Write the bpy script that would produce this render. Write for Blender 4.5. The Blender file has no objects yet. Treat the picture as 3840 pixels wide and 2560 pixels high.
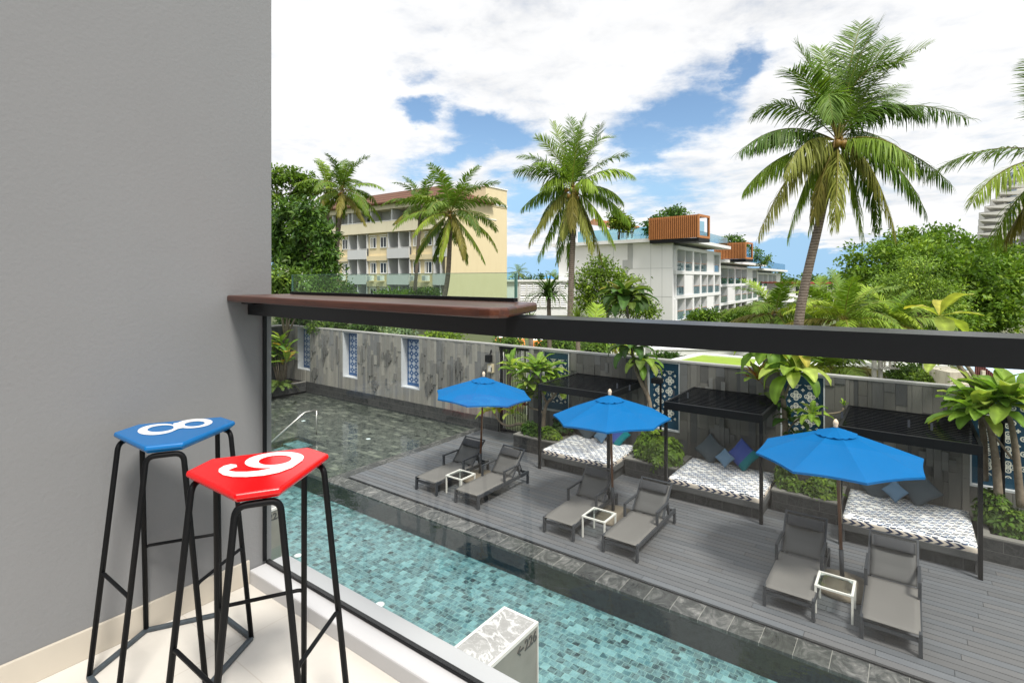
import bpy, math, random
import numpy as np
from mathutils import Vector, Matrix
random.seed(7)
S = bpy.context.scene
COL = S.collection
PI = math.pi

# ---------------------------------------------------------------- camera data (used to place real things at measured distances)
YAW = math.radians(36.5); FPX = 2015.0; HOR = 1045.0; EYE = 5.0
FW = np.array([-math.sin(YAW), math.cos(YAW)]); RT = np.array([math.cos(YAW), math.sin(YAW)])
def at_depth(x, y, d):
    p = d * (FW + (x - 1920) / FPX * RT)
    return Vector((p[0], p[1], EYE - d * (y - HOR) / FPX))
def at_z(x, y, z): return at_depth(x, y, (EYE - z) * FPX / (y - HOR))
def at_y(x, y, Y):
    q = FW + (x - 1920) / FPX * RT
    return at_depth(x, y, Y / q[1])
def at_x(x, y, X):
    q = FW + (x - 1920) / FPX * RT
    return at_depth(x, y, X / q[0])

# ---------------------------------------------------------------- object helpers
def tag(o, label=None, cat=None, group=None, kind=None):
    if label: o['label'] = label
    if cat: o['category'] = cat
    if group: o['group'] = group
    if kind: o['kind'] = kind
    return o
def thing(name, label, cat, loc=(0, 0, 0), rz=0.0, group=None):
    o = bpy.data.objects.new(name, None); COL.objects.link(o)
    o.location = loc; o.rotation_euler = (0, 0, rz); o.empty_display_size = 0.2
    return tag(o, label, cat, group)
class MB:
    def __init__(s): s.v = []; s.f = []; s.c = []
    def add(s, vs, fs, col=None):
        n = len(s.v)
        s.v.extend([tuple(p) for p in vs]); s.f.extend([tuple(i + n for i in f) for f in fs])
        s.c.extend([col or (1, 1, 1)] * len(vs))
        return s
    def box(s, x0, y0, z0, x1, y1, z1, col=None):
        v = [(x, y, z) for z in (z0, z1) for y in (y0, y1) for x in (x0, x1)]
        return s.add(v, [(0, 2, 3, 1), (4, 5, 7, 6), (0, 1, 5, 4), (2, 6, 7, 3), (0, 4, 6, 2), (1, 3, 7, 5)], col)
    def bar(s, p, q, w, h, up=(0, 0, 1), col=None):
        p = Vector(p); q = Vector(q); d = (q - p).normalized(); up = Vector(up)
        if abs(d.dot(up)) > 0.98: up = Vector((0, 1, 0))
        a = d.cross(up).normalized() * (w / 2); b = a.normalized().cross(d).normalized() * (h / 2)
        v = [e + i * a + j * b for e in (p, q) for j in (-1, 1) for i in (-1, 1)]
        return s.add(v, [(0, 2, 3, 1), (4, 5, 7, 6), (0, 1, 5, 4), (2, 6, 7, 3), (0, 4, 6, 2), (1, 3, 7, 5)], col)
    def tube(s, pts, r, n=8, col=None, caps=True):
        pts = [Vector(p) for p in pts]; m = len(pts)
        rs = r if isinstance(r, (list, tuple)) else [r] * m
        vs = []; fs = []; ref = None
        for i, p in enumerate(pts):
            t = (pts[min(i + 1, m - 1)] - pts[max(i - 1, 0)]).normalized()
            if ref is None:
                ref = Vector((0, 0, 1)) if abs(t.z) < 0.9 else Vector((1, 0, 0))
            a = (ref - t * ref.dot(t)).normalized(); ref = a; b = t.cross(a)
            for k in range(n):
                g = 2 * PI * k / n
                vs.append(p + rs[i] * (math.cos(g) * a + math.sin(g) * b))
        for i in range(m - 1):
            for k in range(n):
                fs.append((i * n + k, i * n + (k + 1) % n, (i + 1) * n + (k + 1) % n, (i + 1) * n + k))
        if caps:
            fs.append(tuple(range(n - 1, -1, -1))); fs.append(tuple(range((m - 1) * n, m * n)))
        return s.add(vs, fs, col)
    def lathe(s, prof, n=24, c=(0, 0, 0), col=None):
        vs = []; fs = []
        for r, z in prof:
            for k in range(n):
                g = 2 * PI * k / n
                vs.append((c[0] + r * math.cos(g), c[1] + r * math.sin(g), c[2] + z))
        for i in range(len(prof) - 1):
            for k in range(n):
                fs.append((i * n + k, i * n + (k + 1) % n, (i + 1) * n + (k + 1) % n, (i + 1) * n + k))
        fs.append(tuple(range(n - 1, -1, -1))); fs.append(tuple(range((len(prof) - 1) * n, len(prof) * n)))
        return s.add(vs, fs, col)
    def prism(s, poly, z0, z1, col=None):
        n = len(poly)
        v = [(x, y, z0) for x, y in poly] + [(x, y, z1) for x, y in poly]
        f = [tuple(range(n - 1, -1, -1)), tuple(range(n, 2 * n))]
        f += [(i, (i + 1) % n, n + (i + 1) % n, n + i) for i in range(n)]
        return s.add(v, f, col)
def obj(name, mb, mat, parent=None, smooth=False, bevel=0.0, seg=2, loc=None):
    me = bpy.data.meshes.new(name)
    me.from_pydata(mb.v, [], mb.f)
    if any(c != (1, 1, 1) for c in mb.c):
        at = me.attributes.new('tone', 'FLOAT_COLOR', 'POINT')
        arr = np.ones((len(mb.v), 4), np.float32); arr[:, :3] = np.array(mb.c, np.float32)
        at.data.foreach_set('color', arr.ravel())
    me.materials.append(mat)
    if smooth: me.polygons.foreach_set('use_smooth', [True] * len(me.polygons))
    me.validate(); me.update()
    o = bpy.data.objects.new(name, me); COL.objects.link(o)
    if parent: o.parent = parent
    if loc: o.location = loc
    if bevel:
        m = o.modifiers.new('edge', 'BEVEL'); m.width = bevel; m.segments = seg; m.limit_method = 'ANGLE'; m.angle_limit = 0.6
    return o
def np_obj(name, V, Fq, mat, parent=None, C=None, smooth=False, loc=None):
    """V (n,3), Fq (m,k) faces of one size k, C (n,3) per-vertex tone"""
    me = bpy.data.meshes.new(name); V = np.asarray(V, np.float32); Fq = np.asarray(Fq, np.int32)
    me.vertices.add(len(V)); me.vertices.foreach_set('co', V.ravel())
    k = Fq.shape[1]
    me.loops.add(Fq.size); me.loops.foreach_set('vertex_index', Fq.ravel())
    me.polygons.add(len(Fq)); me.polygons.foreach_set('loop_start', np.arange(len(Fq), dtype=np.int32) * k)
    try: me.polygons.foreach_set('loop_total', np.full(len(Fq), k, np.int32))
    except Exception: pass
    me.update(calc_edges=True)
    if C is not None:
        at = me.attributes.new('tone', 'FLOAT_COLOR', 'POINT')
        arr = np.ones((len(V), 4), np.float32); arr[:, :3] = C
        at.data.foreach_set('color', arr.ravel())
    if smooth: me.polygons.foreach_set('use_smooth', np.ones(len(Fq), bool))
    me.materials.append(mat)
    o = bpy.data.objects.new(name, me); COL.objects.link(o)
    if parent: o.parent = parent
    if loc is not None: o.location = loc
    return o
def dup(root, loc, rz=None, label=None):
    r = root.copy(); COL.objects.link(r); r.location = loc
    if rz is not None: r.rotation_euler = (0, 0, rz)
    if label: r['label'] = label
    for ch in list(root.children):
        c = ch.copy(); COL.objects.link(c); c.parent = r
        for g in list(ch.children):
            d = g.copy(); COL.objects.link(d); d.parent = c
    return r

# ---------------------------------------------------------------- node expression helper
class X:
    """a socket with arithmetic"""
    def __init__(s, nt, sock): s.nt = nt; s.s = sock
    def _m(s, op, *o, clamp=False):
        n = s.nt.nodes.new('ShaderNodeMath'); n.operation = op; n.use_clamp = clamp
        for i, a in enumerate((s,) + o):
            if isinstance(a, X): s.nt.links.new(a.s, n.inputs[i])
            else: n.inputs[i].default_value = a
        return X(s.nt, n.outputs[0])
    def __add__(s, o): return s._m('ADD', o)
    __radd__ = __add__
    def __mul__(s, o): return s._m('MULTIPLY', o)
    __rmul__ = __mul__
    def __sub__(s, o): return s._m('SUBTRACT', o)
    def __rsub__(s, o): return (s * -1.0) + o
    def __truediv__(s, o): return s._m('DIVIDE', o)
    def __neg__(s): return s * -1.0
    def abs(s): return s._m('ABSOLUTE')
    def sin(s): return s._m('SINE')
    def cos(s): return s._m('COSINE')
    def frac(s): return s._m('FRACT')
    def floor(s): return s._m('FLOOR')
    def sqrt(s): return s._m('SQRT')
    def exp(s): return s._m('EXPONENT')
    def pow(s, p): return s._m('POWER', p)
    def min(s, o): return s._m('MINIMUM', o)
    def max(s, o): return s._m('MAXIMUM', o)
    def lt(s, o): return s._m('LESS_THAN', o)
    def gt(s, o): return s._m('GREATER_THAN', o)
    def clamp(s): return s._m('ADD', 0.0, clamp=True)
    def step(s, a, b):
        n = s.nt.nodes.new('ShaderNodeMapRange'); n.interpolation_type = 'SMOOTHSTEP'
        s.nt.links.new(s.s, n.inputs[0]); n.inputs[1].default_value = a; n.inputs[2].default_value = b
        return X(s.nt, n.outputs[0])
class Mat:
    def __init__(s, name):
        s.m = bpy.data.materials.new(name); s.m.use_nodes = True
        s.nt = s.m.node_tree; s.nt.nodes.clear()
        s.out = s.nt.nodes.new('ShaderNodeOutputMaterial')
    def new(s, t): return s.nt.nodes.new('ShaderNode' + t)
    def put(s, node, key, val):
        i = node.inputs[key]
        if isinstance(val, X): s.nt.links.new(val.s, i)
        elif isinstance(val, bpy.types.NodeSocket): s.nt.links.new(val, i)
        elif isinstance(val, tuple) and len(val) == 3 and len(i.default_value) == 4: i.default_value = val + (1,)
        else: i.default_value = val
    def co(s, kind='Object', scale=None, rot=None):
        n = s.new('TexCoord'); o = n.outputs[kind]
        if scale is not None or rot is not None:
            mp = s.new('Mapping'); s.nt.links.new(o, mp.inputs[0])
            if scale is not None: mp.inputs['Scale'].default_value = scale if isinstance(scale, tuple) else (scale,) * 3
            if rot is not None: mp.inputs['Rotation'].default_value = rot
            o = mp.outputs[0]
        return o
    def xyz(s, vec):
        n = s.new('SeparateXYZ'); s.nt.links.new(vec, n.inputs[0])
        return [X(s.nt, n.outputs[i]) for i in range(3)]
    def vec(s, x, y, z):
        n = s.new('CombineXYZ')
        for i, a in enumerate((x, y, z)):
            s.put(n, i, a)
        return n.outputs[0]
    def noise(s, vec, scale, detail=4, rough=0.55, dist=0.0, color=False):
        n = s.new('TexNoise'); s.nt.links.new(vec, n.inputs['Vector'])
        n.inputs['Scale'].default_value = scale; n.inputs['Detail'].default_value = detail
        n.inputs['Roughness'].default_value = rough; n.inputs['Distortion'].default_value = dist
        return X(s.nt, n.outputs['Color' if color else 'Fac'])
    def white(s, vec):
        n = s.new('TexWhiteNoise'); n.noise_dimensions = '3D'; s.nt.links.new(vec, n.inputs[0])
        return X(s.nt, n.outputs['Value'])
    def ramp(s, fac, stops, interp='LINEAR'):
        n = s.new('ValToRGB'); s.nt.links.new(fac.s, n.inputs[0]); cr = n.color_ramp; cr.interpolation = interp
        while len(cr.elements) < len(stops): cr.elements.new(0.5)
        for e, (p, c) in zip(cr.elements, stops):
            e.position = p; e.color = tuple(c) + (1,) if len(c) == 3 else c
        return X(s.nt, n.outputs[0])
    def mix(s, fac, a, b, mode='MIX'):
        n = s.new('Mix'); n.data_type = 'RGBA'; n.blend_type = mode
        s.put(n, 0, fac); s.put(n, 6, a); s.put(n, 7, b)
        return X(s.nt, n.outputs[2])
    def attr(s, name='tone'):
        n = s.new('Attribute'); n.attribute_name = name
        return X(s.nt, n.outputs['Color'])
    def objrand(s):
        n = s.new('ObjectInfo'); return X(s.nt, n.outputs['Random'])
    def bump(s, h, strength=0.3, dist=0.01):
        n = s.new('Bump'); s.put(n, 'Height', h); n.inputs['Strength'].default_value = strength; n.inputs['Distance'].default_value = dist
        return n.outputs[0]
    def bsdf(s, col, rough=0.6, metal=0.0, spec=0.5, normal=None, coat=0.0):
        n = s.new('BsdfPrincipled'); s.put(n, 'Base Color', col); s.put(n, 'Roughness', rough); s.put(n, 'Metallic', metal)
        s.put(n, 'Specular IOR Level', spec)
        if coat: s.put(n, 'Coat Weight', coat); s.put(n, 'Coat Roughness', 0.05)
        if normal is not None: s.nt.links.new(normal, n.inputs['Normal'])
        return n.outputs[0]
    def done(s, sh):
        s.nt.links.new(sh, s.out.inputs[0]); return s.m
    def facing(s, f0, normal=None):
        """Schlick reflectance from the true angle, same on both sides of a sheet"""
        g = s.new('NewGeometry'); d = s.new('VectorMath'); d.operation = 'DOT_PRODUCT'
        s.nt.links.new(g.outputs['Incoming'], d.inputs[0])
        s.nt.links.new(normal if normal is not None else g.outputs['Normal'], d.inputs[1])
        c = X(s.nt, d.outputs['Value']).abs()
        return (1.0 - c).max(0.0).pow(5.0) * (1 - f0) + f0

def simple(name, col, rough=0.6, metal=0.0, var=0.06, scale=8.0, bump=0.0, bscale=60.0, spec=0.5, coat=0.0):
    m = Mat(name); co = m.co()
    n = m.noise(co, scale, 5)
    f = (n - 0.5) * (2 * var) + 1.0
    c = m.mix(1.0, col, m.vec(f, f, f), 'MULTIPLY')
    nm = m.bump(m.noise(co, bscale, 3), bump, 0.005) if bump else None
    return m.done(m.bsdf(c, rough, metal, spec, nm, coat))
def toned(name, rough=0.6, var=0.1, scale=10.0, bump=0.2, bscale=40.0, spec=0.4, stretch=None):
    m = Mat(name); co = m.co(scale=stretch) if stretch else m.co()
    f = (m.noise(co, scale, 6, 0.6) - 0.5) * (2 * var) + 1.0
    c = m.mix(1.0, m.attr(), m.vec(f, f, f), 'MULTIPLY')
    return m.done(m.bsdf(c, rough, 0, spec, m.bump(m.noise(co, bscale, 4), bump, 0.006)))
def leafmat(name, tint=(1, 1, 1), trans=0.3, rough=0.45):
    m = Mat(name); c = m.mix(1.0, m.attr(), tint, 'MULTIPLY')
    tr = m.new('BsdfTranslucent'); m.put(tr, 'Color', m.mix(1.0, c, (1.25, 1.3, 0.6), 'MULTIPLY'))
    mx = m.new('MixShader'); mx.inputs[0].default_value = trans
    m.nt.links.new(m.bsdf(c, rough, 0, 0.18), mx.inputs[1]); m.nt.links.new(tr.outputs[0], mx.inputs[2])
    return m.done(mx.outputs[0])
def glass(name, tint=(0.95, 0.98, 0.97), f0=0.045, rough=0.0):
    m = Mat(name); t = m.new('BsdfTransparent'); m.put(t, 'Color', tint)
    g = m.new('BsdfGlossy'); g.inputs['Roughness'].default_value = rough
    mx = m.new('MixShader'); m.put(mx, 0, m.facing(f0))
    m.nt.links.new(t.outputs[0], mx.inputs[1]); m.nt.links.new(g.outputs[0], mx.inputs[2])
    return m.done(mx.outputs[0])

M = {}
M['leaf'] = leafmat('leaf_green')
M['leaf_palm'] = leafmat('leaf_palm', trans=0.28, rough=0.5)
M['leaf_big'] = leafmat('leaf_broad', trans=0.38, rough=0.45)
M['black'] = simple('black_powder_coat', (0.006, 0.0065, 0.0075), 0.45, 0, 0.15, 30, 0, 60, 0.2)
M['charcoal'] = simple('charcoal_aluminium', (0.036, 0.040, 0.046), 0.45, 0.0, 0.12, 20, 0, 60, 0.35)
M['rail'] = simple('anthracite_rail_paint', (0.0075, 0.0085, 0.010), 0.33, 0, 0.12, 18, 0.05, 90, 0.45)
M['white_metal'] = simple('white_table_paint', (0.62, 0.61, 0.56), 0.4, 0, 0.08, 25)
M['white'] = simple('white_paint', (0.78, 0.78, 0.76), 0.6, 0, 0.04, 1.2, 0.1, 30)
M["grey_plaster"] = simple("grey_plaster", (0.200, 0.203, 0.208), 0.8, 0, 0.07, 1.3, 0.20, 70, 0.3)
M['clear'] = glass('clear_glass', (0.965, 0.985, 0.98), 0.032)
M['green_glass'] = glass('green_glass', (0.83, 0.93, 0.88), 0.05)
M['teak'] = None
# ---------------------------------------------------------------- camera
cd = bpy.data.cameras.new('camera'); cam = bpy.data.objects.new('camera', cd); COL.objects.link(cam)
cam.location = (0, 0, EYE); cam.rotation_euler = (PI / 2, 0, YAW)
cd.sensor_width = 36; cd.lens = 36 * FPX / 3840; cd.shift_y = -(1280 - HOR) / 3840
cd.clip_start = 0.05; cd.clip_end = 6000
S.camera = cam
S.view_settings.view_transform = 'Standard'; S.view_settings.look = 'None'
S.view_settings.exposure = 0.78; S.view_settings.gamma = 1.0
S.cycles.max_bounces = 8; S.cycles.transparent_max_bounces = 16; S.cycles.diffuse_bounces = 4
S.cycles.caustics_reflective = False; S.cycles.caustics_refractive = False
S.cycles.sample_clamp_indirect = 6.0

# ---------------------------------------------------------------- sun and sky
SUN = Vector((0.72, -0.34, 1.25)).normalized()
sd = bpy.data.lights.new('sun', 'SUN'); sun = bpy.data.objects.new('sun', sd); COL.objects.link(sun)
sd.energy = 2.6; sd.angle = math.radians(11); sd.color = (1.0, 0.95, 0.87)
sun.rotation_euler = SUN.to_track_quat('Z', 'Y').to_euler(); sun.location = (30, -14, 60)
W = bpy.data.worlds.new('World'); S.world = W; W.use_nodes = True
nt = W.node_tree; nt.nodes.clear()
w = Mat.__new__(Mat); w.nt = nt; w.m = None; w.out = nt.nodes.new('ShaderNodeOutputWorld')
sky = w.new('TexSky'); sky.sky_type = 'NISHITA'; sky.sun_disc = False
sky.sun_elevation = math.asin(SUN.z); sky.sun_rotation = math.atan2(SUN.x, SUN.y)
w.nt.links.new(w.vec(*[(q if i < 2 else q.max(0.16)) for i, q in enumerate(w.xyz(w.new('TexCoord').outputs['Generated']))]), sky.inputs[0]) if sky.inputs else None; sky.altitude = 10; sky.air_density = 1.0; sky.dust_density = 0.6; sky.ozone_density = 3.0
bg = w.new('Background'); bg.inputs[1].default_value = 0.098
nt.links.new(w.mix(1.0, X(nt, sky.outputs[0]), (0.95, 1.0, 0.98), 'MULTIPLY').s, bg.inputs[0])
gco = w.new('TexCoord').outputs['Generated']
dx, dy, dz = w.xyz(gco)
# direction in azimuth and elevation about the north-west sky (radians)
fw = dx * float(FW[0]) + dy * float(FW[1]); rt = dx * float(RT[0]) + dy * float(RT[1])
hz = (fw * fw + rt * rt).sqrt()
az = rt._m('ARCTAN2', fw); el = dz._m('ARCTAN2', hz)
# cloud layer seen in perspective: plane coordinates
pz = dz.max(0.02) + 0.10
pc = w.vec(dx / pz, dy / pz, 0.0)
n1 = w.noise(pc, 1.3, 9, 0.58, 0.15); n2 = w.noise(pc, 4.2, 7, 0.6, 0.3); n3 = w.noise(pc, 0.45, 3); n4 = w.noise(pc, 14.0, 6, 0.62, 0.2)
wx = az + (w.noise(w.vec(az, el * 1.6, 0.3), 7.0, 6, 0.6) - 0.5) * 0.22
wy = el + (w.noise(w.vec(az, el * 1.6, 5.3), 7.0, 6, 0.6) - 0.5) * 0.13
def hole(px, py, sx, sy, rot, k):
    a0 = math.atan((px - 1920) / FPX); e0 = math.atan((HOR - py) / FPX * math.cos(a0))
    u = (wx - a0) * math.cos(rot) + (wy - e0) * math.sin(rot); v = (wy - e0) * math.cos(rot) - (wx - a0) * math.sin(rot)
    return (-((u / sx) * (u / sx) + (v / sy) * (v / sy))).exp() * k
gap = hole(1620, 425, 0.050, 0.022, 0.0, 0.9)
for h in ((1840, 500, 0.085, 0.032, 0.1, 1.0), (1720, 590, 0.075, 0.028, 0.2, 1.0), (2560, 400, 0.10, 0.05, 0.55, 1.0), (2420, 560, 0.07, 0.045, 0.2, 1.0),
          (2790, 240, 0.045, 0.03, 0.6, 0.95), (1960, 760, 0.05, 0.06, 1.0, 0.95), (2430, 720, 0.09, 0.05, 0.1, 0.8), (1590, 290, 0.03, 0.015, 0, 0.4)):
    gap = gap.max(hole(*h))
low = (1.0 - wy.step(0.035, 0.075)) * ((az - 0.62).abs() * -1.0).step(-0.75, -0.1) * 1.1 + (1.0 - wy.step(0.03, 0.06)) * 0.75
gap = gap.max(low)
streak = w.noise(w.vec(az * 3.0, el * 26.0, 1.7), 2.2, 5, 0.55)
cover = (0.70 + (n1 - 0.5) * 0.9 + (n2 - 0.5) * 0.75 + (n4 - 0.5) * 0.35 - gap * 0.85 + (streak - 0.5) * 0.5 * (1.0 - el.step(0.05, 0.1))).step(0.02, 0.70)
shade = 0.90 + (n1 - 0.5) * 0.55 + (n2 - 0.5) * 0.35 + (n3 - 0.5) * 0.3
shade = shade.max(0.72).min(1.05) * (el.step(0.42, 1.15) * 0.70 + 0.66)
cl = w.new('Background'); cl.inputs[1].default_value = 1.0
nt.links.new(w.mix(1.0, (0.985, 0.99, 1.0), w.vec(shade, shade, shade), 'MULTIPLY').s, cl.inputs[0])
mx = w.new('MixShader'); w.put(mx, 0, cover); nt.links.new(bg.outputs[0], mx.inputs[1]); nt.links.new(cl.outputs[0], mx.inputs[2])
nt.links.new(mx.outputs[0], w.out.inputs[0])
W.cycles.sampling_method = 'MANUAL'; W.cycles.sample_map_resolution = 512
# ================================================================ balcony
M['dark_back'] = simple('darkened_back_wall', (0.05, 0.05, 0.05), 0.3); FZ = 3.69; WX = -2.292
def wood_mat():
    m = Mat('oiled_hardwood'); co = m.co(scale=(1.2, 22, 22))
    n = m.noise(co, 3.0, 6, 0.6, 0.6); n2 = m.noise(m.co(), 2.0, 3)
    x, y, z = m.xyz(m.co())
    pl = m.white(m.vec((y * 9.0).floor(), 0.0, 0.0))
    c = m.ramp(n, [(0.25, (0.030, 0.010, 0.006)), (0.55, (0.075, 0.024, 0.013)), (0.8, (0.14, 0.050, 0.025))])
    f = 0.85 + pl * 0.35 + (n2 - 0.5) * 0.3
    seam = ((y * 9.0).frac() - 0.5).abs().gt(0.487)
    c = m.mix(1.0, c, m.vec(f, f, f), 'MULTIPLY'); c = m.mix(seam * 0.75, c, (0.02, 0.009, 0.006))
    return m.done(m.bsdf(c, 0.32, 0, 0.5, m.bump(n, 0.12, 0.004), 0.0))
M['teak'] = wood_mat()
def floor_mat():
    m = Mat('cream_terrazzo_tile'); co = m.co(); x, y, z = m.xyz(co)
    n = m.noise(co, 1.6, 5); n2 = m.noise(co, 45, 3)
    f = 1.0 + (n - 0.5) * 0.14 + (n2 - 0.5) * 0.06
    c = m.mix(1.0, (0.58, 0.552, 0.505), m.vec(f, f, f), 'MULTIPLY')
    j = (((x + 0.35) / 0.8).frac() - 0.5).abs().gt(0.4975).max((((y - 0.12) / 0.8).frac() - 0.5).abs().gt(0.4975))
    c = m.mix(j * 0.45, c, (0.42, 0.37, 0.31))
    return m.done(m.bsdf(c, 0.45, 0, 0.4))
M['tile_floor'] = floor_mat()
M['skirting'] = simple('beige_skirting_stone', (0.50, 0.455, 0.385), 0.5, 0, 0.12, 5)
M['sill'] = simple('light_grey_sill', (0.50, 0.50, 0.51), 0.6, 0, 0.04, 3, 0.15, 40)

tag(obj('floor', MB().box(-2.292, -2.4, FZ - 0.25, 3.4, 1.187, FZ), M['tile_floor']), kind='structure')
bw = thing('balcony_wall', 'tall smooth grey plaster wall closing the balcony behind the stools', 'wall', (WX, 0, FZ))
obj('plaster', MB().box(-0.22, -2.6, -0.25, 0, 1.292, 2.75), M['grey_plaster'], bw, bevel=0.004)
obj('skirting', MB().box(0.0, -2.4, 0.0, 0.012, 1.187, 0.10), M['skirting'], bw, bevel=0.002)
if 0: tag(obj('ceiling', MB().box(-2.52, -2.6, FZ + 2.755, 3.6, 1.28, FZ + 3.0), M['white']), kind='structure')
tag(obj('wall_back', MB().box(-2.28, -2.62, FZ, 3.4, -2.42, FZ + 2.75), M['dark_back']), kind='structure')  # unseen wall, coloured dark to weaken its reflection in the railing glass
if 0: tag(obj('wall_right', MB().box(3.41, -2.6, FZ - 0.25, 3.6, 1.28, FZ + 2.75), M['white']), kind='structure')
tag(obj('facade_below', MB().box(-30, -2.6, -0.9, 12, 1.2, FZ - 0.26), M['white']), kind='structure')
kb = MB().box(-2.288, 1.188, FZ - 0.25, 3.4, 1.36, FZ + 0.057)
tag(obj('kerb', kb, M['sill'], bevel=0.006), kind='structure')

gr = thing('glass_railing', 'glass balcony railing with a thick anthracite top rail', 'railing', (-2.288, 1.27, FZ))
def L(p): return (p[0] + 2.288, p[1] - 1.27, p[2] - FZ)
r0, r1 = 4.846, 4.8985; dp = 0.115
tr = MB()
pts = [(-2.288, 1.182), (-0.858, 1.132), (0.25, 1.2555), (3.4, 1.2555)]
for i in range(3):
    a, b = pts[i], pts[i + 1]
    tr.add([L((a[0], a[1], r0)), L((b[0], b[1], r0)), L((b[0], b[1] + dp, r0)), L((a[0], a[1] + dp, r0)),
            L((a[0], a[1], r1)), L((b[0], b[1], r1)), L((b[0], b[1] + dp, r1)), L((a[0], a[1] + dp, r1))],
           [(0, 1, 5, 4), (2, 3, 7, 6), (0, 3, 2, 1), (4, 5, 6, 7)] + ([(0, 4, 7, 3)] if i == 0 else []) + ([(1, 2, 6, 5)] if i == 2 else []))
obj('top_rail', tr, M['rail'], gr)
fr = MB().box(0.004, -0.012, 0.0575, 5.6, 0.008, 0.071).box(0.004, -0.026, 0.071, 0.012, -0.008, r0 - FZ - 0.001).box(0.012, -0.026, r0 - FZ - 0.007, 1.9, 0.008, r0 - FZ - 0.001)
obj('frame', fr, M['black'], gr, bevel=0.003)
obj('glass_pane', MB().add([(0.008, -0.012, 0.066), (5.6, -0.002, 0.066), (5.6, -0.002, 1.15), (0.008, -0.012, 1.15)], [(0, 1, 2, 3)]), M['clear'], gr)

ct = thing('bar_counter', 'dark reddish wooden bar counter fixed on the railing', 'counter', (-2.29, 1.1, 4.905))
poly = [(0.0, -0.007), (1.455, -0.106), (1.485, -0.102), (1.503, -0.088), (1.512, -0.062), (1.443, 0.138), (1.425, 0.19), (1.40, 0.222), (0.0, 0.285)]
cb = MB().prism(poly, 0, 0.026)
obj('worktop', cb, M['teak'], ct, bevel=0.007, seg=3)
obj('notch_block', MB().box(0.09, 0.01, -0.008, 0.17, 0.12, -0.0005), M['black'], ct)  # added black block, dark stand-in for a notch in the underside
gs = MB().bar((0.093, 0.234, 0.0325), (1.357, 0.18, 0.0325), 0.02, 0.011)
obj('screen_channel', gs, M['black'], ct)
a = Vector((0.093, 0.234, 0.075)); b = Vector((1.357, 0.18, 0.075))
obj('glass_screen', MB().bar(a, b, 0.008, 0.073), M['green_glass'], ct)
M['glass_edge'] = simple('glass_edge_green', (0.10, 0.22, 0.19), 0.2)
ge = MB().bar((1.3575, 0.18, 0.039), (1.3575, 0.18, 0.111), 0.009, 0.004, (0, 1, 0)).bar((0.0925, 0.234, 0.039), (0.0925, 0.234, 0.111), 0.009, 0.003, (0, 1, 0)).bar((0.093, 0.234, 0.1125), (1.357, 0.18, 0.1125), 0.0085, 0.0015)
obj('glass_edge', ge, M['glass_edge'], ct)

# ---------------------------------------------------------------- bar stools
M['stool_blue'] = simple('blue_gloss_lacquer', (0.002, 0.125, 0.36), 0.2, 0, 0.05, 12, 0, 60, 0.35, 0.12)
M['stool_red'] = simple('red_gloss_lacquer', (0.66, 0.004, 0.006), 0.2, 0, 0.05, 12, 0, 60, 0.35, 0.12)
M['mark_white'] = simple('white_lacquer_mark', (0.80, 0.80, 0.80), 0.25, 0, 0.02, 9)
M['stool_steel'] = simple('black_stool_steel', (0.005, 0.0055, 0.0065), 0.5, 0, 0.25, 40, 0, 60, 0.15)
M['worn_steel'] = simple('scuffed_floor_steel', (0.045, 0.058, 0.07), 0.5, 0, 0.5, 60)
def rnd_path(pts, r=0.03, n=5):
    pts = [Vector(p) for p in pts]; out = [pts[0]]
    for i in range(1, len(pts) - 1):
        a = (pts[i - 1] - pts[i]); b = (pts[i + 1] - pts[i]); rr = min(r, a.length * 0.45, b.length * 0.45)
        p0 = pts[i] + a.normalized() * rr; p1 = pts[i] + b.normalized() * rr
        for k in range(n + 1):
            t = k / n; out.append(p0 * (1 - t) ** 2 + pts[i] * 2 * t * (1 - t) + p1 * t * t)
    out.append(pts[-1]); return out
ST = 0.79
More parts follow.
